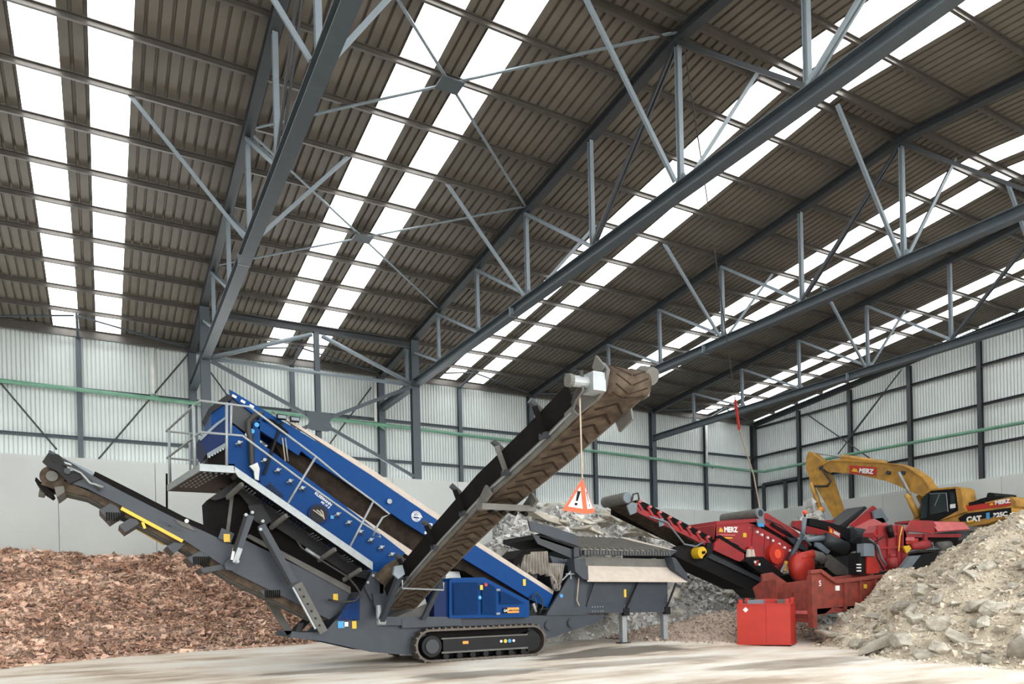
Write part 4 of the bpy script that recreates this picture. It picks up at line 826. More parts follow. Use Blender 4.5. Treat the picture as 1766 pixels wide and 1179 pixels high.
def exh(x, y):
    d1 = math.sqrt(((x-33.8)/5.0)**2+((y-27.2)/4.8)**2); d2 = math.sqrt(((x-35.6)/3.6)**2+((y-19.8)/5.2)**2)
    return max(0, 6.1*(1-d1), min(3.0, 7*(1-d2))) if x < 36.8 else 0
g2, H2 = heap('concrete_rubble_heap', exh, 28.6, 36.8, 14.4, 32, .17, 'rubble', 'chip_grey', 8000, .22, 'pale rubble heap under the yellow excavator by the right wall', 'rubble', .45, .4, .9, 1.2, 6)
def xb(y): return interp([4, 8.4, 9.7, 10.9, 13.35, 16.7, 18.5, 20, 22], [17.6, 17.0, 16.6, 16.9, 18.4, 20.8, 24.5, 29, 33], y)
def fronth(x, y):
    s = (x-xb(y))*1.0+.35*math.sin(y*1.7)
    if y > 18 and x > 24: s -= (y-18)*1.2
    if x < 28 and y > 14.5 : s -= 0
    return max(0, min(0.585*s-.15*max(0, 1.5-s)*(s > 0), interp([9, 11.5, 13, 14, 15, 16.5, 18], [4.4, 4.15, 3.45, 2.75, 2.35, 2.1, 1.9], y)))
def fronth2(x, y):
    h = fronth(x, y)
    if 20.3 < x < 27.6 and y > 16.2: h = min(h, 1.0)
    if x >= 27.6 and y > 18.2: h = min(h, 2.2)
    return h
g3, H3 = heap('crushed_rubble_heap', fronth2, 16, 32.5, 3, 19.5, .11, 'rubble_tan', 'chip_tan', 60000, .065, 'large sandy heap of crushed rubble in the right foreground', 'rubble', .5, .3, .7, 1.2, 8)
def grav(x, y): return max(0, 1.0*(1-math.sqrt(((x-21.0)/5.2)**2+((y-21.0)/3.0)**2)))*.85
heap('gravel_heap', grav, 16, 27, 17.6, 24.2, .16, 'gravel', 'gravel', 6000, .07, 'low brown gravel heap behind the red steel box', 'gravel', .5, .1, 1, 1.2, 9)
# loose rocks: every large piece is an object of its own
def rock_mesh(i, flat):
    rr = random.Random(100+i); bm = bmesh.new()
    for k in range(16):
        v = Vector((rr.gauss(0,1), rr.gauss(0,1), rr.gauss(0,1))).normalized()
        if flat: v = Vector((max(-.62, min(.62, v.x))*1.3, max(-.6, min(.6, v.y)), max(-.35, min(.35, v.z))*.8))
        bm.verts.new((v.x*.62*rr.uniform(.85, 1.1), v.y*.5*rr.uniform(.85, 1.1), v.z*.42*rr.uniform(.85, 1.1)))
    r_ = bmesh.ops.convex_hull(bm, input=bm.verts)
    bmesh.ops.delete(bm, geom=[v for v in bm.verts if not v.link_faces], context='VERTS')
    bmesh.ops.bevel(bm, geom=list(bm.edges), offset=.035, segments=1, affect='EDGES', clamp_overlap=True)
    me = bpy.data.meshes.new('concrete_chunk'); bm.to_mesh(me); bm.free(); me.materials.append(MATS['rock']); return me
RM = [rock_mesh(i, i % 2) for i in range(14)]
def rocks(n, fn, H, x0, x1, y0, y1, smin, smax, label, group, seed, bias=None, power=2.5):
    rr = random.Random(seed); c = 0; t = 0; placed = []
    while c < n and t < n*400:
        t += 1; x, y = rr.uniform(x0, x1), rr.uniform(y0, y1); h = fn(x, y)
        if h < .02 or (bias and rr.random() > bias(x, y)): continue
        s = smin+(smax-smin)*rr.random()**power
        if any((x-a)**2+(y-b_)**2 < (.42*(s+q))**2 for a, b_, q in placed): continue
        placed.append((x, y, s))
        o = bpy.data.objects.new('concrete_chunk', rr.choice(RM)); COL.objects.link(o)
        o.location = (x, y, gz(x, y)+max(0, H(x, y))+s*.16); o.scale = (s, s*rr.uniform(.8, 1.1), s*rr.uniform(.75, 1.1))
        o.rotation_euler = (rr.uniform(-.6, .6), rr.uniform(-.6, .6), rr.uniform(0, 6.28))
        o['label'] = label; o['category'] = 'rock'; o['group'] = group; c += 1
rocks(96, fronth2, H3, 16.0, 21.5, 5, 17, .32, 1.15, 'pale concrete chunk at the foot of the large sandy heap on the right', 'chunks at the foot of the sandy heap', 11, lambda x, y: (1 if x-xb(y) < 2.6 else .08)*(1 if y < 12.5 else .22), 1.7)
rocks(60, fronth2, H3, 18, 29, 5, 17, .22, .8, 'pale concrete chunk on the slope of the large sandy heap on the right', 'chunks on the slope of the sandy heap', 12, lambda x, y: 1 if x-xb(y) > 1.6 else 0, 3.5)
rocks(100, greyh, H1, 15.4, 29, 25.2, 30.5, .35, 1.3, 'grey concrete slab piece on the heap behind the feed hopper', 'chunks on the grey heap behind', 13)
rocks(40, exh, H2, 29.5, 36.5, 22.5, 31, .4, 1.2, 'pale concrete chunk on the heap under the excavator stick', 'chunks on the heap under the excavator', 14)
def load(x, y):
    d = math.sqrt(((x-15.0)/3.8)**2+((y-23.9)/1.7)**2); return max(0, 6.3*(1-d)) if d < 1 else 0
def load(x, y):
    tx = interp([10.9, 12.3, 13.6, 16.2, 17.6, 19.4], [0, 3.3, 4.5, 4.4, 3.6, 0], x); ty = interp([22.3, 23.1, 24.2, 25.6], [0, 1, 1, 0], y)
    return tx*ty
heap('tipped_rubble', load, 10.9, 19.4, 22.3, 25.6, .14, 'rubble', 'chip_grey', 7000, .2, 'pile of light grey concrete rubble tipped right behind the feed hopper', 'rubble', .45, .35, .9, 1.2, 15)
# slabs tipped into the feed hopper
for k, (x, y, z, s, rz) in enumerate([(14.13, 23.08, 4.72, 1.7, 0.2), (15.07, 23.08, 4.49, 0.9, 1.1), (16.01, 23.12, 4.63, 1.1, 0.5), (19.65, 27.04, 5.02, 1.2, 2.0), (20.36, 27.04, 5.26, 1.0, 0.4), (21.12, 27.04, 5.15, 0.9, 1.4), (21.9, 27.04, 4.82, 1.3, 0.3), (22.59, 27.04, 4.57, 1.2, 0.1), (14.66, 23.04, 4.26, 0.8, 2.2), (16.52, 23.08, 4.24, 1.0, 0.8), (21.45, 27.04, 4.62, 1.0, 1.9), (15.69, 23.04, 4.28, 1.0, 2.6), (13.04, 22.8, 2.75, 0.9, 0.4), (12.75, 22.92, 3.1, 0.8, 1.2)]):
    o = bpy.data.objects.new('concrete_slab', RM[(k*2+1) % 14]); COL.objects.link(o); o.location = (x, y, z); o.scale = (s, s*.9, s*.6); o.rotation_euler = (.2, .15, rz)
    o['label'] = 'broken concrete slab in the load tipped behind the feed hopper'; o['category'] = 'rock'; o['group'] = 'slabs tipped at the feed hopper'
# ---------------------------------------------------------------- red steel box
bx = thing('fuel_tank', (19.1, 17.0, 0), 'bright red steel tank box standing alone on the yard, white diamond sticker', 'tank')
c0, c1 = Vector((19.676,19.312,0.05)), Vector((19.603,17.268,0.05))
c0 = Vector((18.35, 17.75, 0)); c1 = Vector((19.25, 16.35, 0)); ux = (c1-c0).normalized(); uy = Vector((-ux.y, ux.x, 0)); zt2 = 1.52
def bxv(a, d, z): return tuple(c0+ux*a+uy*d+Vector((0,0,z)))
def obox(b, a0, a1, d0, d1, z0, z1, m):
    b.add([bxv(a0,d0,z0),bxv(a1,d0,z0),bxv(a1,d1,z0),bxv(a0,d1,z0),bxv(a0,d0,z1),bxv(a1,d0,z1),bxv(a1,d1,z1),bxv(a0,d1,z1)], [(0,3,2,1),(4,5,6,7),(0,1,5,4),(1,2,6,5),(2,3,7,6),(3,0,4,7)], m)
Lb = (c1-c0).length
b = MB(); obox(b, 0, Lb, 0, 1.3, .08, zt2-.14, 'red_bright'); obox(b, -.03, Lb+.03, -.03, 1.33, zt2-.16, zt2-.13, 'red_bright'); obox(b, -.03, Lb+.03, -.03, 1.33, .05, .09, 'red_bright'); obox(b, Lb*.55, Lb*.55+.01, -.01, 0, .1, zt2-.16, 'red_paint'); b.build('tank_body', bx)
b = MB()
for a in (.05, Lb-.15): obox(b, a, a+.12, .05, .12, zt2-.14, zt2+.02, 'red_bright'); obox(b, a, a+.12, 1.15, 1.22, zt2-.14, zt2+.06, 'red_bright')
obox(b, .45, 1.15, .9, 1.1, zt2-.14, zt2+.02, 'red_bright'); b.build('lifting_lug', bx)
b = MB()
for a in (.02, Lb-.2): obox(b, a, a+.18, .05, 1.2, 0, .06, 'black_paint')
b.build('skid', bx)
b = MB(); q = c0+ux*.28+Vector((0,0,1.2))-uy*.006; r_ = .09; b.add([q+ux*r_, q+Vector((0,0,r_)), q-ux*r_, q-Vector((0,0,r_))], [(0,1,2,3)], 'white'); b.build('diamond_sticker', bx)
b = MB(); obox(b, .25, .75, .5, .9, zt2-.14, zt2, 'steel_light'); obox(b, 1.2, 1.5, .5, .9, zt2-.14, zt2, 'grey_dust'); b.build('hatch', bx)
# ---------------------------------------------------------------- roll-off skip
YS = 16.6
sk = thing('roll_off_skip', (22, 17.5, .6), 'rusty red steel roll-off skip with ribbed sides, half buried in the rubble', 'skip')
XS = (20.647,16.6,2.129)[0]
b = MB()
b.prism([(20.515,2.419),(21.033,2.476),(21.783,2.101),(26.371,2.453),(26.761,2.409),(26.715,1.22),(22.657,1.071),(21.663,1.216),(21.213,0.973),(20.636,0.971)], 16.6, 16.68, 'rust_red')
b.prism([(20.515,2.419),(21.033,2.476),(21.783,2.101),(26.371,2.453),(26.761,2.409),(26.715,1.22),(22.657,1.071),(21.663,1.216),(21.213,0.973),(20.636,0.971)], 18.6, 18.68, 'rust_red')
b.prism([(20.643,1.164),(26.72,1.328),(26.715,1.22),(20.636,0.971)], 16.6, 18.68, 'rust_red')
b.build('side_wall', sk)
b = MB(); b.box((XS-.05, 16.6, .75), (XS+.03, 18.68, 1.75), 'rust_red'); b.box((XS-.09, 16.55, 1.0), (XS-.04, 18.7, 1.12), 'red_pale')
b.box((XS-.06, 16.75, 1.15), (XS-.045, 17.95, 1.7), 'rust_red'); b.build('end_wall', sk); b = MB(); b.box((XS-.1, 16.7, .72), (XS-.03, 18.1, .86), 'rust_red'); b.build('sill_beam', sk)
b = MB(); b.box((XS-.12, 16.52, .55), (XS+.1, 16.72, 2.28), 'rust_red'); b.build('end_post', sk); b = MB(); b.box((XS-.12, 18.0, .55), (XS+.06, 18.16, 2.2), 'rust_red'); b.prism([(18.1,2.2),(18.7,2.15),(19.1,1.95),(18.7,.9),(18.2,.75)], XS-.1, XS-.02, 'rust_red', 'X'); b.build('end_post', sk)
b = MB(); p, q = (21.716,16.55,2.06), (26.609,16.55,2.407); b.beam(p, q, .12, .12, 'rust_red')
p2, q2 = (20.453,16.55,2.397), (20.968,16.55,2.435); b.beam(p2, q2, .12, .12, 'rust_red'); b.beam(q2, p, .12, .12, 'rust_red')
b.build('top_rim', sk)
for k in range(6):
    t = (k+.6)/6; q = lerp(p, (26.609,16.55,2.407), t); b = MB(); b.beam((q[0], 16.55, q[2]-.02), (q[0], 16.55, q[2]-1.0), .1, .1, 'rust_red', up=(0,1,0)); b.build('side_rib', sk)
b = MB(); b.prism([(17.3,2.05),(17.75,2.05),(17.7,1.5),(17.55,1.35),(17.4,1.5)], XS-.13, XS-.1, 'rust_red', 'X'); b.build('door_latch', sk)
text('number_marking', '5', (20.918,16.57,1.932), (1,0,0), (0,0,1), .26, 'white', sk); text('number_marking', '5', (XS-.14, 18.62, 1.35), (0,-1,0), (0,0,1), .22, 'white', sk)
b = MB(); q = (21.766,16.57,1.883); b.box((q[0], 16.56, q[2]-.12), (q[0]+.2, 16.59, q[2]+.05), 'white'); q = (23.267,16.57,1.866); b.box((q[0], 16.56, q[2]-.05), (q[0]+.15, 16.59, q[2]+.1), 'yellow'); b.build('label_plate', sk)
# ---------------------------------------------------------------- red mobile screener with raised conveyor
Rm = thing('red_screener', (24.5, 23.4, .3), 'red mobile screener with raised belt conveyor, standing behind the red steel box', 'screening machine')
def RP(name, polys, parent=Rm, mb=None):
    b = MB()
    for poly, a, c, m in polys: b.prism(poly, a, c, m)
    return b.build(name, parent)
YR = 22.6
cv = RP('belt_conveyor', [([(17.687,5.689),(18.099,5.373),(19.945,4.597),(21.344,3.999),(21.338,3.809),(19.263,4.714),(17.705,5.355)], 22.65, 23.95, 'belt')])
RP('conveyor_rail', [([(17.983,5.278),(18.32,5.157),(19.647,4.68),(22.136,3.798),(23.844,3.16),(23.838,2.988),(22.033,3.605),(20.631,4.125),(19.056,4.662),(17.977,5.054)], 22.56, 22.64, 'red_paint'), ([(17.983,5.278),(18.32,5.157),(19.647,4.68),(22.136,3.798),(23.844,3.16),(23.838,2.988),(22.033,3.605),(20.631,4.125),(19.056,4.662),(17.977,5.054)], 23.96, 24.04, 'black_rubber_and_shade')], cv)
b = MB(); b.prism([(18.159,5.465),(18.556,5.393),(22.177,4.063),(22.168,3.775),(19.646,4.634),(18.151,5.195)], 22.6, 23.9, 'black_rubber_and_shade'); b.build('carrying_belt', cv)
for k in range(8):
    q = lerp((18.246,22.5,5.366), (21.758,22.5,4.07), k/7); b = MB(); b.beam((q[0]-.12, 22.54, q[2]+.02), (q[0]+.12, 22.54, q[2]-.28), .1, .07, 'red_paint', up=(0,1,0)); b.box((q[0]-.06, 22.5, q[2]), (q[0]+.08, 22.56, q[2]+.09), 'red_pale'); b.build('idler_bracket', cv)
c = (17.682,22.6,5.533); b = MB(); b.tube([(c[0], 22.6, c[2]), (c[0], 24.0, c[2])], .22, 'grey_dust', 22); b.tube([(c[0], 22.55, c[2]), (c[0], 22.62, c[2])], .2, 'steel_light', 16); b.build('head_drum', cv)
b = MB(); b.prism([(17.606,5.211),(17.834,5.355),(18.114,5.322),(18.047,4.961),(17.763,4.861)], 22.5, 22.56, 'steel_light'); b.build('drum_bracket', cv); b = MB(); b.prism([(19.134,4.75),(19.4,4.805),(19.421,4.507),(19.184,4.455)], 22.5, 22.53, 'steel_light'); b.build('drum_bracket', cv)
b = MB(); b.tube([(17.853,22.5,5.438), (17.916,22.5,5.664), (18.143,22.5,5.72), (18.193,22.5,5.499), (18.076,22.5,5.359)], .035, 'hose', 8); b.tube([(18.646,22.45,4.836), (19.473,22.4,4.631), (20.053,22.4,4.072), (20.347,22.4,3.777), (20.959,22.4,3.694), (21.499,22.5,3.899)], .035, 'steel_light', 8); b.build('conveyor_hose', cv, True)
RP('lower_frame', [([(20.038,3.695),(21.151,3.853),(21.882,3.914),(23.708,3.184),(25.755,2.486),(25.02,1.912),(24.044,1.95),(20.027,3.347)], 22.6, 22.7, 'black_paint'), ([(20.035,3.602),(21.148,3.759),(23.703,3.012),(25.461,2.31),(25.02,1.912),(24.045,1.975),(20.028,3.37)], 22.7, 24.0, 'black_rubber_and_shade'), ([(21.301,3.635),(23.962,2.687),(25.346,2.232),(25.057,2.109),(21.294,3.399)], 22.5, 22.58, 'steel_dark')], cv)
c = (21.138,22.4,3.438); b = MB(); b.tube([(c[0]-.02, 22.2, c[2]), (c[0]-.02, 22.62, c[2])], .24, 'yellow', 18); b.tube([(c[0], 22.1, c[2]), (c[0], 22.2, c[2])], .06, 'black_paint', 10); b.build('yellow_roller', cv)
RP('roller_bracket', [([(21.369,3.833),(21.685,3.839),(21.673,3.461),(21.221,3.127),(21.099,3.22),(21.357,3.457)], 22.2, 22.3, 'black_paint')], cv)
RP('grey_control_housing', [([(23.391,3.091),(23.769,3.288),(24.455,3.294),(25.667,2.55),(25.304,2.401),(24.09,2.678)], 22.1, 22.5, 'black_paint')])
b = MB(); q = (24.033,22.08,2.984)
for dx, dz, m in ((0,.06,'red_bright'), (-.1,-.06,'red_bright'), (.1,-.07,'white'), (-.14,.03,'white')): b.box((q[0]+dx, 22.06, q[2]+dz), (q[0]+dx+.1, 22.1, q[2]+dz+.1), m)
b.build('red_white_mark', Rm)
b = MB(); q = (24.016,22.4,3.42)
for o in (-.12, .12): b.tube([(q[0]+o, 22.4, q[2]-.35), (q[0]+o*.8, 22.4, q[2]+.2)], [.16, .09], 'tan_dust', 10)
b.tube([(q[0], 22.4, q[2]+.2), (q[0], 22.4, q[2]+.32)], .12, 'red_bright', 10); b.build('dust_nozzle', Rm)
rail = RP('inclined_guard', [([(22.007,3.852),(22.239,4.047),(23.675,3.416),(23.596,3.049),(23.196,3.145),(21.933,3.565)], 22.4, 22.5, 'red_paint'), ([(22.112,4.116),(22.34,4.193),(23.681,3.587),(23.676,3.441)], 22.42, 22.5, 'black_rubber_and_shade')])
sbx = RP('screen_body', [([(24.033,4.768),(24.55,4.709),(26.065,4.142),(27.65,3.469),(26.277,2.816),(25.943,2.689),(25.303,2.942),(23.489,3.746)], 22.6, 22.7, 'red_paint'), ([(24.033,4.768),(24.55,4.709),(27.65,3.469),(26.277,2.816),(25.943,2.689),(23.489,3.746)], 24.3, 24.4, 'red_paint'), ([(24.125,4.424),(27.645,3.339),(26.021,2.816),(23.762,3.8)], 22.7, 24.3, 'black_rubber_and_shade')])
for px in ((24.076,22.55,4.567), (24.624,22.55,4.382), (24.901,22.55,4.264), (25.251,22.55,4.146), (25.569,22.55,4.026), (25.962,22.55,3.881), (26.287,22.55,3.733), (26.652,22.55,3.61), (27.02,22.55,3.46)):
    b = MB(); b.tube([(px[0], 22.61, px[2]), (px[0], 22.52, px[2])], .06, 'white', 8); b.build('bolt', sbx)
for px in ((24.305,22.55,4.176), (25.029,22.55,3.866), (25.38,22.55,3.72)):
    b = MB(); b.beam((px[0], 22.58, px[2]-.45), (px[0]+.12, 22.58, px[2]+.45), .06, .05, 'red_paint', up=(0,1,0)); b.build('stiffener', sbx)
c = (25.565,22.5,3.442); b = MB(); b.tube([(c[0], 22.6, c[2]), (c[0], 22.35, c[2])], .45, 'red_bright', 22); b.tube([(c[0]+.05, 22.35, c[2]), (c[0]+.05, 22.33, c[2])], .2, 'orange_red', 18); b.build('drive_cover', sbx)
hd = RP('end_hopper', [([(22.163,4.663),(24.034,4.793),(24.13,4.598),(23.523,3.747),(23.158,3.888),(22.078,4.013)], 22.5, 22.6, 'red_paint'), ([(22.166,4.759),(24.628,4.961),(24.623,4.811),(22.161,4.591)], 22.45, 24.2, 'red_paint'), ([(22.096,4.589),(22.196,4.664),(22.175,4.015),(22.078,4.013)], 22.5, 24.2, 'red_paint')])
text('company_lettering', 'MERZ', (22.63,22.49,4.328), (1,0,.02), (0,0,1), .3, 'white', hd, bold=.05)
b = MB(); x, y, z = (22.304,22.49,4.32); b.prism([(x,z),(x+.25,z),(x+.19,z+.17),(x+.15,z+.1),(x+.1,z+.2)], 22.47, 22.5, 'yellow'); b.build('company_logo', hd)
b = MB()
for k, (a, cc) in enumerate(((1240, 30), (1242, 25))): x, y, z = (22.332,22.49,4.201); b.box((x+.03*k, 22.48, z-.02-.12*k), (x+.9-.15*k, 22.5, z+.03-.12*k), 'yellow' if k else 'red_pale')
b.build('small_print', hd)
b = MB(); x, y, z = (23.807,22.5,4.235); b.box((x-.1, 22.48, z-.1), (x+.1, 22.5, z+.08), 'yellow'); b.build('warning_sticker', hd)
c = (24.701,22.5,5.176); b = MB(); b.tube([(c[0], 22.5, c[2]), (c[0], 24.6, c[2])], .22, 'grey_dust', 20); b.tube([(c[0], 22.42, c[2]), (c[0], 22.5, c[2])], .24, 'steel_light', 18); b.tube([(c[0], 22.4, c[2]), (c[0], 22.42, c[2])], .14, 'steel_dark', 14); b.build('return_drum', Rm)
RP('drum_bracket', [([(24.408,4.882),(24.83,4.995),(24.961,4.701),(24.539,4.639)], 22.38, 22.44, 'steel_light'), ([(24.429,4.73),(24.778,4.741),(24.843,4.594),(24.494,4.584)], 22.34, 22.4, 'cyan')])
uc = RP('upper_conveyor', [([(25.059,5.226),(25.415,5.239),(27.08,4.576),(28.283,3.923),(28.119,3.658),(27.06,3.981),(25.254,4.705)], 22.7, 22.8, 'red_paint'), ([(25.196,5.08),(28.126,3.868),(27.962,3.603),(27.056,3.851),(25.25,4.579)], 22.8, 24.2, 'black_rubber_and_shade')])
b = MB(); b.beam((25.543,22.6,4.764), (27.288,22.6,4.037), .06, .12, 'black_paint'); b.tube([(25.136,22.55,4.947), (25.969,22.5,4.715), (27.057,22.5,4.102)], .03, 'hose', 6); b.build('conveyor_hose', uc)
RP('grey_deck', [([(26.208,4.213),(26.945,4.099),(27.613,3.722),(27.532,3.591),(26.933,3.739)], 22.4, 22.5, 'steel_dark')])
b = MB(); b.tube([(27.337,22.3,5.044), (27.161,22.3,4.292)], .1, 'steel_light', 10); b.tube([(27.161,22.3,4.292), (26.23,22.3,3.105)], .11, 'steel_blue', 10); b.tube([(27.159,22.3,4.241), (27.676,22.3,3.838)], .06, 'steel_light', 8); b.beam((26.855,22.3,4.106), (27.457,22.3,4.118), .12, .1, 'steel_light'); b.build('steel_prop', Rm, True)
b = MB(); b.tube([(25.967,22.2,3.098), (25.808,22.2,2.67)], .1, 'cat_yellow', 8); b.tube([(25.967,22.2,3.098), (25.589,22.2,2.596)], .06, 'steel_light', 8); b.build('hook', Rm)
c = (27.345,22.3,5.276); b = MB(); b.tube([(c[0], 22.3, c[2]-.18), (c[0], 22.3, c[2]-.05)], .05, 'steel_dark', 8); b.sphere((c[0], 22.3, c[2]+.02), .11, 'orange_red', 10); b.build('beacon', Rm, True)
ar = RP('black_arm', [([(27.374,5.019),(27.869,4.984),(28.956,4.834),(30.28,4.578),(30.638,4.182),(30.576,3.613),(30.202,3.555),(29.814,4.139),(28.826,4.514),(27.402,4.711)], 22.1, 22.3, 'black_paint')])
b = MB(); x, y, z = (28.617,22.05,4.407); b.add([(x,22.08,z),(x+.8,22.08,z-.28),(x+.8,22.08,z+.0),(x,22.08,z+.3)], [(0,1,2,3)], 'red_bright'); b.add([(x+.06,22.07,z+.03),(x+.26,22.07,z-.04),(x+.2,22.07,z+.15),(x+.12,22.07,z+.2)], [(0,1,2,3)], 'yellow'); b.build('company_sign', ar)
text('company_lettering', 'MERZ', (x+.3, 22.06, z-.02), (1,0,-.33), (.0,0,1), .17, 'white', ar, bold=.05)
c = (29.06,22.1,3.923); b = MB(); b.tube([(28.358,22.1,4.093), (29.694,22.1,3.721)], .32, 'steel_dark', 16); b.tube([(27.258,22.2,4.08), (28.568,22.2,4.184)], .13, 'steel_light', 10); b.build('exhaust_silencer', Rm, True)
b = MB(); b.tube([(30.123,22.1,4.341), (30.95,22.1,4.279)], .36, 'steel_dark', 16)
for k in range(4): q = lerp((30.287,22.1,4.318), (30.95,22.1,4.279), k/3); b.tube([q, (q[0]+.05, q[1], q[2])], .38, 'steel_blue', 16)
b.build('bellows_hose', Rm)
RP('grey_plate', [([(27.66,3.951),(27.966,3.93),(28.614,3.576),(28.413,3.417),(27.654,3.771)], 22.0, 22.1, 'steel_light'), ([(28.011,4.12),(29.195,4.276),(30.809,3.63),(31.106,2.54),(29.555,3.08),(27.992,3.597)], 22.6, 24.3, 'black_paint')])
b = MB(); c = (26.452,22,2.837); b.tube([(c[0], 22.0, c[2]), (c[0], 21.6, c[2])], .62, 'red_bright', 24); b.tube([(26.225,21.8,3.226), (27.191,21.8,3.386)], .22, 'red_bright', 12); b.tube([(27.116,21.8,3.385), (27.514,21.7,3.28), (27.737,21.7,3.129)], .22, 'grey_dust', 12); b.tube([(27.228,21.9,3.036), (27.91,21.9,2.988)], .2, 'black_paint', 12); b.build('blower_fan', Rm, True)
RP('steel_chute', [([(27.692,3.326),(27.923,3.379),(29.699,2.48),(28.315,2.485),(27.637,2.843)], 21.5, 21.56, 'grey_dust'), ([(28.331,3.242),(29.844,3.411),(30.165,3.255),(30.095,2.46),(29.893,2.514)], 21.7, 21.8, 'steel_dark')])
RP('rear_belt', [([(31.187,4.968),(33.054,5.943),(33.275,5.866),(31.609,4.811)], 23.4, 24.4, 'steel_dark'), ([(31.196,4.89),(33.015,5.908),(33.278,5.776),(33.575,5.273),(31.962,4.744)], 22.9, 23.0, 'red_paint'), ([(31.309,4.717),(32.714,5.234),(33.431,5.314),(33.826,4.984),(32.957,4.59),(31.817,4.563)], 22.7, 22.9, 'red_pale'), ([(32.717,5.589),(33.303,5.782),(33.914,5.176),(33.456,5.048),(32.837,5.227)], 22.7, 22.8, 'steel_light'), ([(28.85,5.165),(31.862,5.289),(32.116,5.066),(32.096,4.487),(29.723,4.577),(28.76,4.886)], 24.1, 24.3, 'red_paint')])
RP('undercarriage', [([(24.269,2.326),(31.621,2.967),(31.586,1.996),(25.301,1.559)], 22.9, 24.2, 'black_paint')])
# ---------------------------------------------------------------- red crusher
K = thing('red_crusher', (29.5, 19.8, .6), 'red crusher with pale red fold-out hood, between skip and yellow excavator', 'crusher')
def KP(name, polys, parent=K): return RP(name, polys, parent)
YK = 18.8
kb = KP('crusher_body', [([(27.056,4.069),(27.435,4.382),(28.991,4.428),(29.32,3.834),(29.279,2.749),(27.814,2.533),(27,2.534)], 18.8, 19.25, 'red_paint'), ([(26.92,2.399),(30.806,2.757),(31.197,2.136),(26.903,1.934)], 18.9, 19.6, 'black_paint')])
b = MB()
for a, c in (((27.096,18.78,3.929), (28.947,18.78,4.065)), ((27.078,18.78,3.44), (29.043,18.78,3.515)), ((27.125,18.78,2.719), (29.015,18.78,2.771))): b.beam(a, c, .08, .1, 'red_paint')
for a, c in (((27.302,18.76,4.351), (27.237,18.76,2.579)), ((27.935,18.76,4.369), (27.87,18.76,2.625)), ((28.582,18.76,4.412), (28.515,18.76,2.626)), ((28.882,18.76,4.181), (28.825,18.76,2.674))): b.beam(a, c, .07, .08, 'red_paint', up=(0,1,0))
b.build('body_rib', kb)
b = MB(); c = (28.055,18.7,2.905); b.tube([(c[0]-.05, 18.7, c[2]-.25), (c[0]-.05, 18.7, c[2]+.15)], .24, 'red_paint', 16); b.tube([(c[0], 18.7, c[2]+.15), (c[0], 18.7, c[2]+.3)], .15, 'red_paint', 14); b.build('hydraulic_pot', kb, True)
hood = MB(); A1 = (29.507,18.8,4.612); A2 = (30.922,18.8,4.632); A3 = (33.365,18.8,4.683); A4 = (33.486,18.6,4.359); A5 = (31.071,18.6,4.196); A6 = (29.022,18.8,4.212)
hood.prism([(29.021,4.188),(29.508,4.636),(30.923,4.657),(31.405,4.224),(30.901,4.112)], 18.7, 18.8, 'red_paint'); hood.add([A2, A3, A4, A5], [(0,1,2,3)], 'red_pale'); hood.add([tuple(a+o for a, o in zip(v, (0, .05, -.04))) for v in (A2, A3, A4, A5)], [(0,3,2,1)], 'red_paint'); hood.prism([(29.508,4.636),(33.365,4.683),(33.361,4.58),(29.505,4.539)], 18.8, 19.5, 'red_paint')
hood.build('fold_out_hood', K)
KP('hood_frame', [([(28.982,4.187),(29.333,4.172),(29.306,3.448),(28.954,3.443)], 18.8, 18.9, 'red_paint'), ([(30.45,4.102),(30.696,4.107),(30.675,3.565),(30.429,3.561)], 18.8, 18.9, 'red_paint'), ([(29.173,4.072),(33.256,4.167),(33.25,4.013),(29.167,3.927)], 18.85, 18.95, 'red_paint'), ([(29.792,4.098),(33.737,4.189),(33.398,3.558),(29.765,3.385)], 19.2, 19.8, 'black_paint'), ([(29.165,3.879),(29.998,3.896),(29.988,3.652),(29.156,3.638)], 18.78, 18.8, 'red_bright')])
b = MB(); b.tube([(29.389,18.7,3.538), (30.189,18.7,3.599), (30.515,18.7,3.653)], [.14, .2, .18], 'red_paint', 12); b.tube([(30.671,18.8,3.466), (32.36,18.8,3.641)], .09, 'steel_dark', 8); b.tube([(31.254,18.7,3.566), (32.017,18.7,3.627)], .2, 'grey_dust', 12); b.build('drive_shaft', K, True)
b = MB(); b.tube([(28.911,18.7,3.292), (29.7,18.7,3.398), (31.334,18.7,3.468), (31.97,18.7,3.526)], .03, 'steel_light', 6); b.tube([(30.677,18.7,3.606), (30.846,18.7,3.732), (30.918,18.7,3.462)], .03, 'steel_light', 6); b.build('handrail', K)
KP('discharge_chute', [([(28.115,2.514),(28.903,3.129),(29.53,3.159),(28.687,2.513)], 18.4, 18.6, 'steel_light'), ([(28.843,2.518),(29.691,3.167),(31.078,3.351),(31.188,2.983),(30.15,2.613)], 18.6, 20.0, 'black_paint')])
KP('control_cabinet', [([(25.774,3.05),(26.516,3.056),(26.493,2.42),(25.75,2.4)], 18.2, 18.7, 'red_bright'), ([(25.364,3.206),(25.85,3.211),(25.82,2.379),(25.334,2.381)], 18.25, 18.7, 'black_paint')])
b = MB()
for k in range(3): q = (25.199,18.2,2.486); b.box((q[0], 18.22, q[2]+.12*k), (q[0]+.25, 18.25, q[2]+.05+.12*k), 'white')
b.build('louvre', K)
KP('white_box', [([(25.478,3.553),(26.107,3.564),(26.089,3.069),(25.461,3.064)], 18.1, 18.4, 'steel_light'), ([(25.977,3.843),(26.331,3.85),(26.718,3.652),(26.697,3.077),(25.949,3.071)], 18.55, 18.8, 'black_paint')])
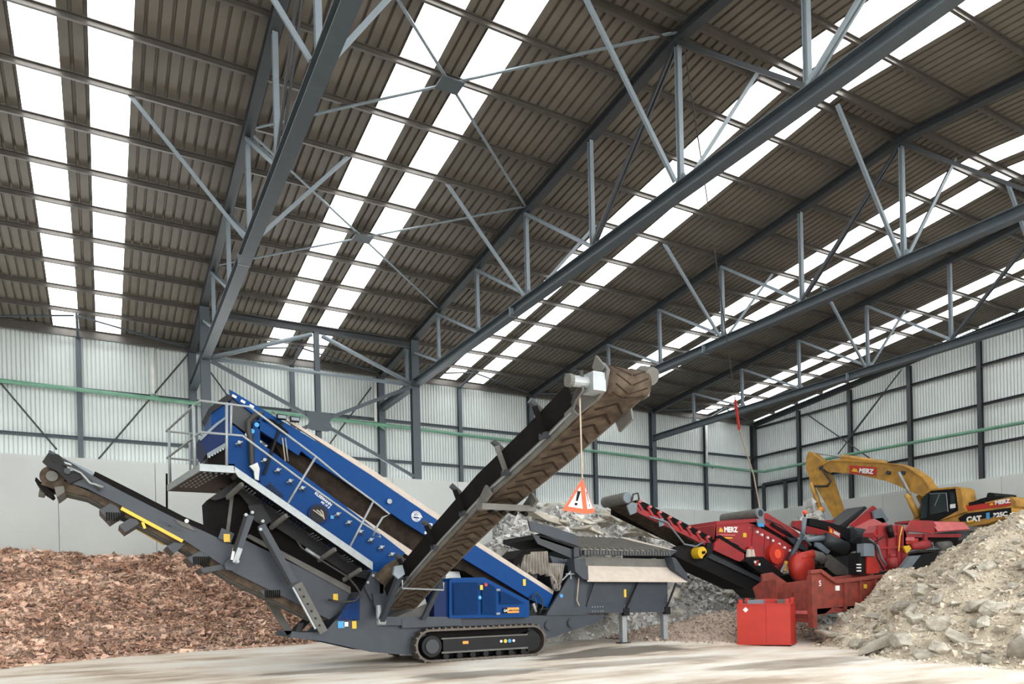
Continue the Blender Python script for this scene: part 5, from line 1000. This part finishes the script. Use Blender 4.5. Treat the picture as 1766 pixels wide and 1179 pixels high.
b = MB(); b.tube([(25.829,18.1,3.707), (26.312,18.1,3.447), (26.509,18.1,2.998), (26.787,18.1,2.728)], .045, 'steel_light', 8); b.tube([(25.688,18.05,3.7), (26.101,18.05,3.529), (26.187,18.05,2.993), (26.562,18.05,2.544)], .04, 'hose', 8); b.build('hose_bundle', K, True); b = MB(); b.tube([(26.035,18.1,3.599), (26.537,18.1,3.766), (26.794,18.1,3.907)], .025, 'black_paint', 6); b.build('hose_bundle', K, True); b = MB(); b.tube([(27.771,18.6,4.349), (27.941,18.6,3.884)], .12, 'black_paint', 8); b.build('black_hose', K, True)
b = MB(); b.tube([(28.641,18.6,4.326), (28.473,18.6,3.919), (28.374,18.6,3.326)], .025, 'yellow', 6); b.prism([(28.688,3.524),(29.077,3.578),(29.228,3.436),(28.909,3.241)], 18.6, 18.68, 'yellow'); b.prism([(29.09,3.921),(29.641,3.933),(29.635,3.788),(29.084,3.777)], 18.72, 18.76, 'red_pale'); b.build('yellow_cable', K)
# ---------------------------------------------------------------- excavator
E_ = thing('excavator', (35.2, 20.5, 3.0), 'yellow tracked excavator with arched boom standing on the rubble by the right wall', 'excavator')
def EP(name, polys, parent=E_, smooth=False):
    b = MB()
    for poly, a, c, m in polys: b.prism(poly, a, c, m, 'X')
    return b.build(name, parent)
bm_ = EP('boom', [([(27.04,8.67),(26.923,8.84),(26.337,8.831),(25.555,8.815),(23.408,8.193),(22.515,7.951),(21.954,7.655),(21.326,7.132),(20.918,6.433),(21.152,6.078),(21.604,6.362),(21.98,6.555),(22.392,6.814),(23.118,7.211),(24.658,7.778),(26.607,8.28)], 34.5, 35.1, 'cat_yellow')])
b = MB(); pts = [(34.6,27.002,8.663), (34.6,26.337,8.831), (34.6,23.408,8.193), (34.6,22.515,7.951), (34.6,21.954,7.655), (34.6,21.326,7.132), (34.6,20.918,6.433)]
for a, c in zip(pts, pts[1:]): b.beam((34.8, a[1], a[2]), (34.8, c[1], c[2]), .72, .05, 'cat_yellow')
b.build('boom_flange', bm_)
b = MB(); b.add([(34.46,25.22,8.378), (34.46,25.214,7.95), (34.46,23.694,7.585), (34.46,23.667,8.008)], [(0,1,2,3)], 'red_bright'); sg2 = b.build('company_sign', bm_)
b = MB(); b.add([(34.44,25.111,8.039), (34.44,24.706,7.927), (34.44,24.819,8.157), (34.44,24.877,8.106), (34.44,24.936,8.207)], [(0,1,2,3,4)], 'yellow'); b.build('company_logo', sg2)
v0, v1 = Vector((34.44,24.673,7.906)), Vector((34.44,23.79,7.688)); text('company_lettering', 'MERZ', v0, v1-v0, (0,0,1), .32, 'white', sg2, bold=.05)
b = MB()
for px in ((34.45,23.007,7.62), (34.45,22.248,7.496)): b.tube([(34.35, px[1], px[2]), (35.25, px[1], px[2])], .1, 'steel_dark', 12)
b.build('boom_pin', bm_)
EP('stick', [([(27.81,9.61),(27.547,9.432),(27.032,8.954),(26.935,8.398),(26.58,7.898),(26.48,7.568),(25.882,5.774),(25.923,5.561),(26.347,5.763),(27.444,7.648),(27.778,7.989),(28.03,8.677),(28.013,9.291)], 34.55, 35.05, 'cat_yellow')])
b = MB(); b.tube([(34.5, *(34.6,27.005,8.568)[1:]), (35.1, *(34.6,27.005,8.568)[1:])], .14, 'steel_dark', 12); pts = [(34.55,26.961,8.748), (34.5,26.858,8.347), (34.5,26.399,7.707), (34.5,26.66,7.495), (34.5,27.441,7.61)]; b.tube(pts, .06, 'hose', 8); b.build('stick_hose', E_, True)
b = MB(); b.tube([(34.8,27.781,9.555), (34.8,25.841,8.943)], .05, 'steel_zinc', 10); b.build('cylinder_rod', E_); b = MB(); b.tube([(34.8,25.876,8.981), (34.8,23.386,8.174)], .13, 'cat_yellow', 12); b.build('stick_cylinder', E_, True)
b = MB(); b.tube([(34.6,27.744,7.854), (34.6,27.179,6.301)], .13, 'cat_yellow', 12); b.tube([(34.6,27.178,6.365), (34.6,27.108,6.165)], .17, 'orange', 12); b.tube([(34.6,27.144,6.233), (34.6,26.936,5.638)], .07, 'steel_zinc', 10); b.build('bucket_cylinder', E_, True)
for dx in (-.2, .75):
    b = MB(); b.tube([(34.5+dx, *(34.6,22.374,7.526)[1:]), (34.5+dx, *(34.6,21.838,6.366)[1:])], .07, 'steel_zinc', 10); b.tube([(34.5+dx, *(34.6,21.984,6.386)[1:]), (34.5+dx, *(34.6,21.458,5.223)[1:])], .14, 'cat_yellow', 12); b.build('boom_cylinder', E_, True)
XC = 33.9
cab = EP('cab', [([(20.971,6.186),(20.577,6.348),(19.452,6.294),(19.375,6.283),(19.295,5.249),(20.282,4.909),(21.17,4.975),(21.126,5.602)], 33.95, 34.9, 'black_paint')])
EP('cab_window', [([(20.636,6.194),(19.904,6.133),(19.843,5.314),(20.659,5.22)], 33.92, 33.94, 'glass_dark')], cab); EP('cab_window', [([(19.692,6.117),(19.483,6.088),(19.447,5.399),(19.659,5.292)], 33.92, 33.94, 'glass_dark')], cab); EP('cab_window', [([(21.059,6.033),(20.719,6.205),(20.8,5.127),(21.11,5.106)], 33.92, 33.94, 'glass_dark')], cab)
b = MB(); b.tube([(33.9,20.635,6.221), (33.9,19.851,6.139), (33.9,19.791,5.281)], .025, 'steel_light', 6); b.tube([(33.9,20.173,6.13), (33.9,20.402,5.622)], .02, 'steel_light', 6); q = (33.9,19.575,5.52); b.box((33.9, q[1]-.12, q[2]-.1), (33.92, q[1]+.12, q[2]+.08), 'white'); b.build('window_trim', cab)
EP('cab_frame', [([(21.027,6.193),(20.575,6.429),(19.399,6.365),(19.17,6.227),(19.035,5.427),(18.938,5.181),(20.201,4.9),(19.294,5.275),(19.401,6.286),(20.577,6.348),(20.944,6.127)], 33.85, 34.95, 'cat_yellow')], cab)
bd_ = EP('engine_housing', [([(19.085,5.433),(17.167,5.617),(16.965,5.393),(16.97,5.196),(17.131,5.118),(19.041,5.141)], 34.0, 36.7, 'cat_yellow'), ([(20.201,4.9),(19.041,5.141),(17.131,5.118),(17.115,4.819),(18.159,4.556),(18.827,4.521),(19.436,4.74)], 33.95, 36.7, 'cat_yellow')])
EP('red_stripe', [([(19.059,5.456),(17.17,5.469),(17.175,5.247),(19.039,5.219)], 33.97, 33.99, 'red_bright')], bd_)
EP('black_band', [([(19.354,4.941),(19.016,5.112),(17.131,5.142),(17.114,4.868),(18.153,4.809),(18.822,4.753),(19.28,4.776)], 33.92, 33.94, 'black_paint')], bd_)
v0, v1 = Vector((33.88,18.963,4.716)), Vector((33.88,18.587,4.715)); text('model_lettering', 'CAT', v0, v1-v0, (0,0,1), .32, 'white', bd_, bold=.06)
v0, v1 = Vector((33.88,17.83,4.799)), Vector((33.88,17.289,4.813)); text('model_lettering', '325C', v0, v1-v0, (0,0,1), .26, 'white', bd_, bold=.05)
b = MB(); q = (33.9,18.055,4.875); b.box((33.88, q[1]-.07, q[2]-.12), (33.9, q[1]+.07, q[2]+.16), 'cyan'); b.build('blue_sticker', bd_)
b = MB(); q = (33.87,18.781,4.722); b.prism([(q[1]-.14,q[2]-.04),(q[1]+.14,q[2]-.04),(q[1],q[2]+.1)], 33.87, 33.88, 'yellow', 'X'); b.build('logo_triangle', bd_)
v0, v1 = Vector((33.94,17.778,5.349)), Vector((33.94,17.285,5.361)); text('company_lettering', 'MERZ', v0, v1-v0, (0,0,1), .24, 'white', bd_, bold=.05)
b = MB(); b.add([(33.95,18.023,5.342), (33.95,17.831,5.343), (33.95,17.889,5.451), (33.95,17.925,5.418), (33.95,17.96,5.461)], [(0,1,2,3,4)], 'yellow'); b.build('company_logo', bd_)
b = MB()
for k in range(9): q = lerp((33.98,18.875,5.514), (33.98,18.253,5.55), k/8); b.box((33.97, q[1]-.03, q[2]-.08), (34.0, q[1]+.03, q[2]+.08), 'black_paint')
b.build('louvre', bd_)
EP('engine_hood', [([(19.081,5.611),(18.649,5.737),(18.376,5.778),(18.323,5.951),(18.225,5.963),(18.056,5.914),(18.011,5.78),(17.654,5.732),(17.609,5.599)], 34.4, 36.2, 'black_paint')])
EP('boom_foot', [([(21.899,5.046),(21.442,5.892),(21.149,6.216),(21.009,4.953)], 34.5, 35.1, 'cat_yellow')])
for x in (33.95, 36.0):
    b = MB(); b.prism([(17.2,3.2),(22.6,3.2),(22.9,3.55),(22.6,3.95),(17.2,3.95),(16.9,3.6)], x, x+.6, 'track_steel', 'X'); b.build('crawler_track', E_)
b = MB(); b.tube([(35.3, 20.3, 3.8), (35.3, 20.3, 4.4)], .9, 'steel_dark', 20); b.build('slew_ring', E_)
# hanging cable down to the red machine
b = MB(); tp = (12.209,12.95,14.424); b.tube([(12.262,13.1,14.651), (16.33,16.5,13.053), (21.157,20.3,9.09)], .018, 'hose', 6); b.tube([(21.157,20.3,9.09), (21.965,20.9,8.191)], .05, 'red_bright', 8); b.tube([(21.965,20.9,8.191), (23.897,22,6.666), (24.806,22.5,5.18)], .03, 'rope', 6)
b.build('hanging_cable', label='thin cable with a red sleeve hanging from the roof to the red screener', cat='cable')
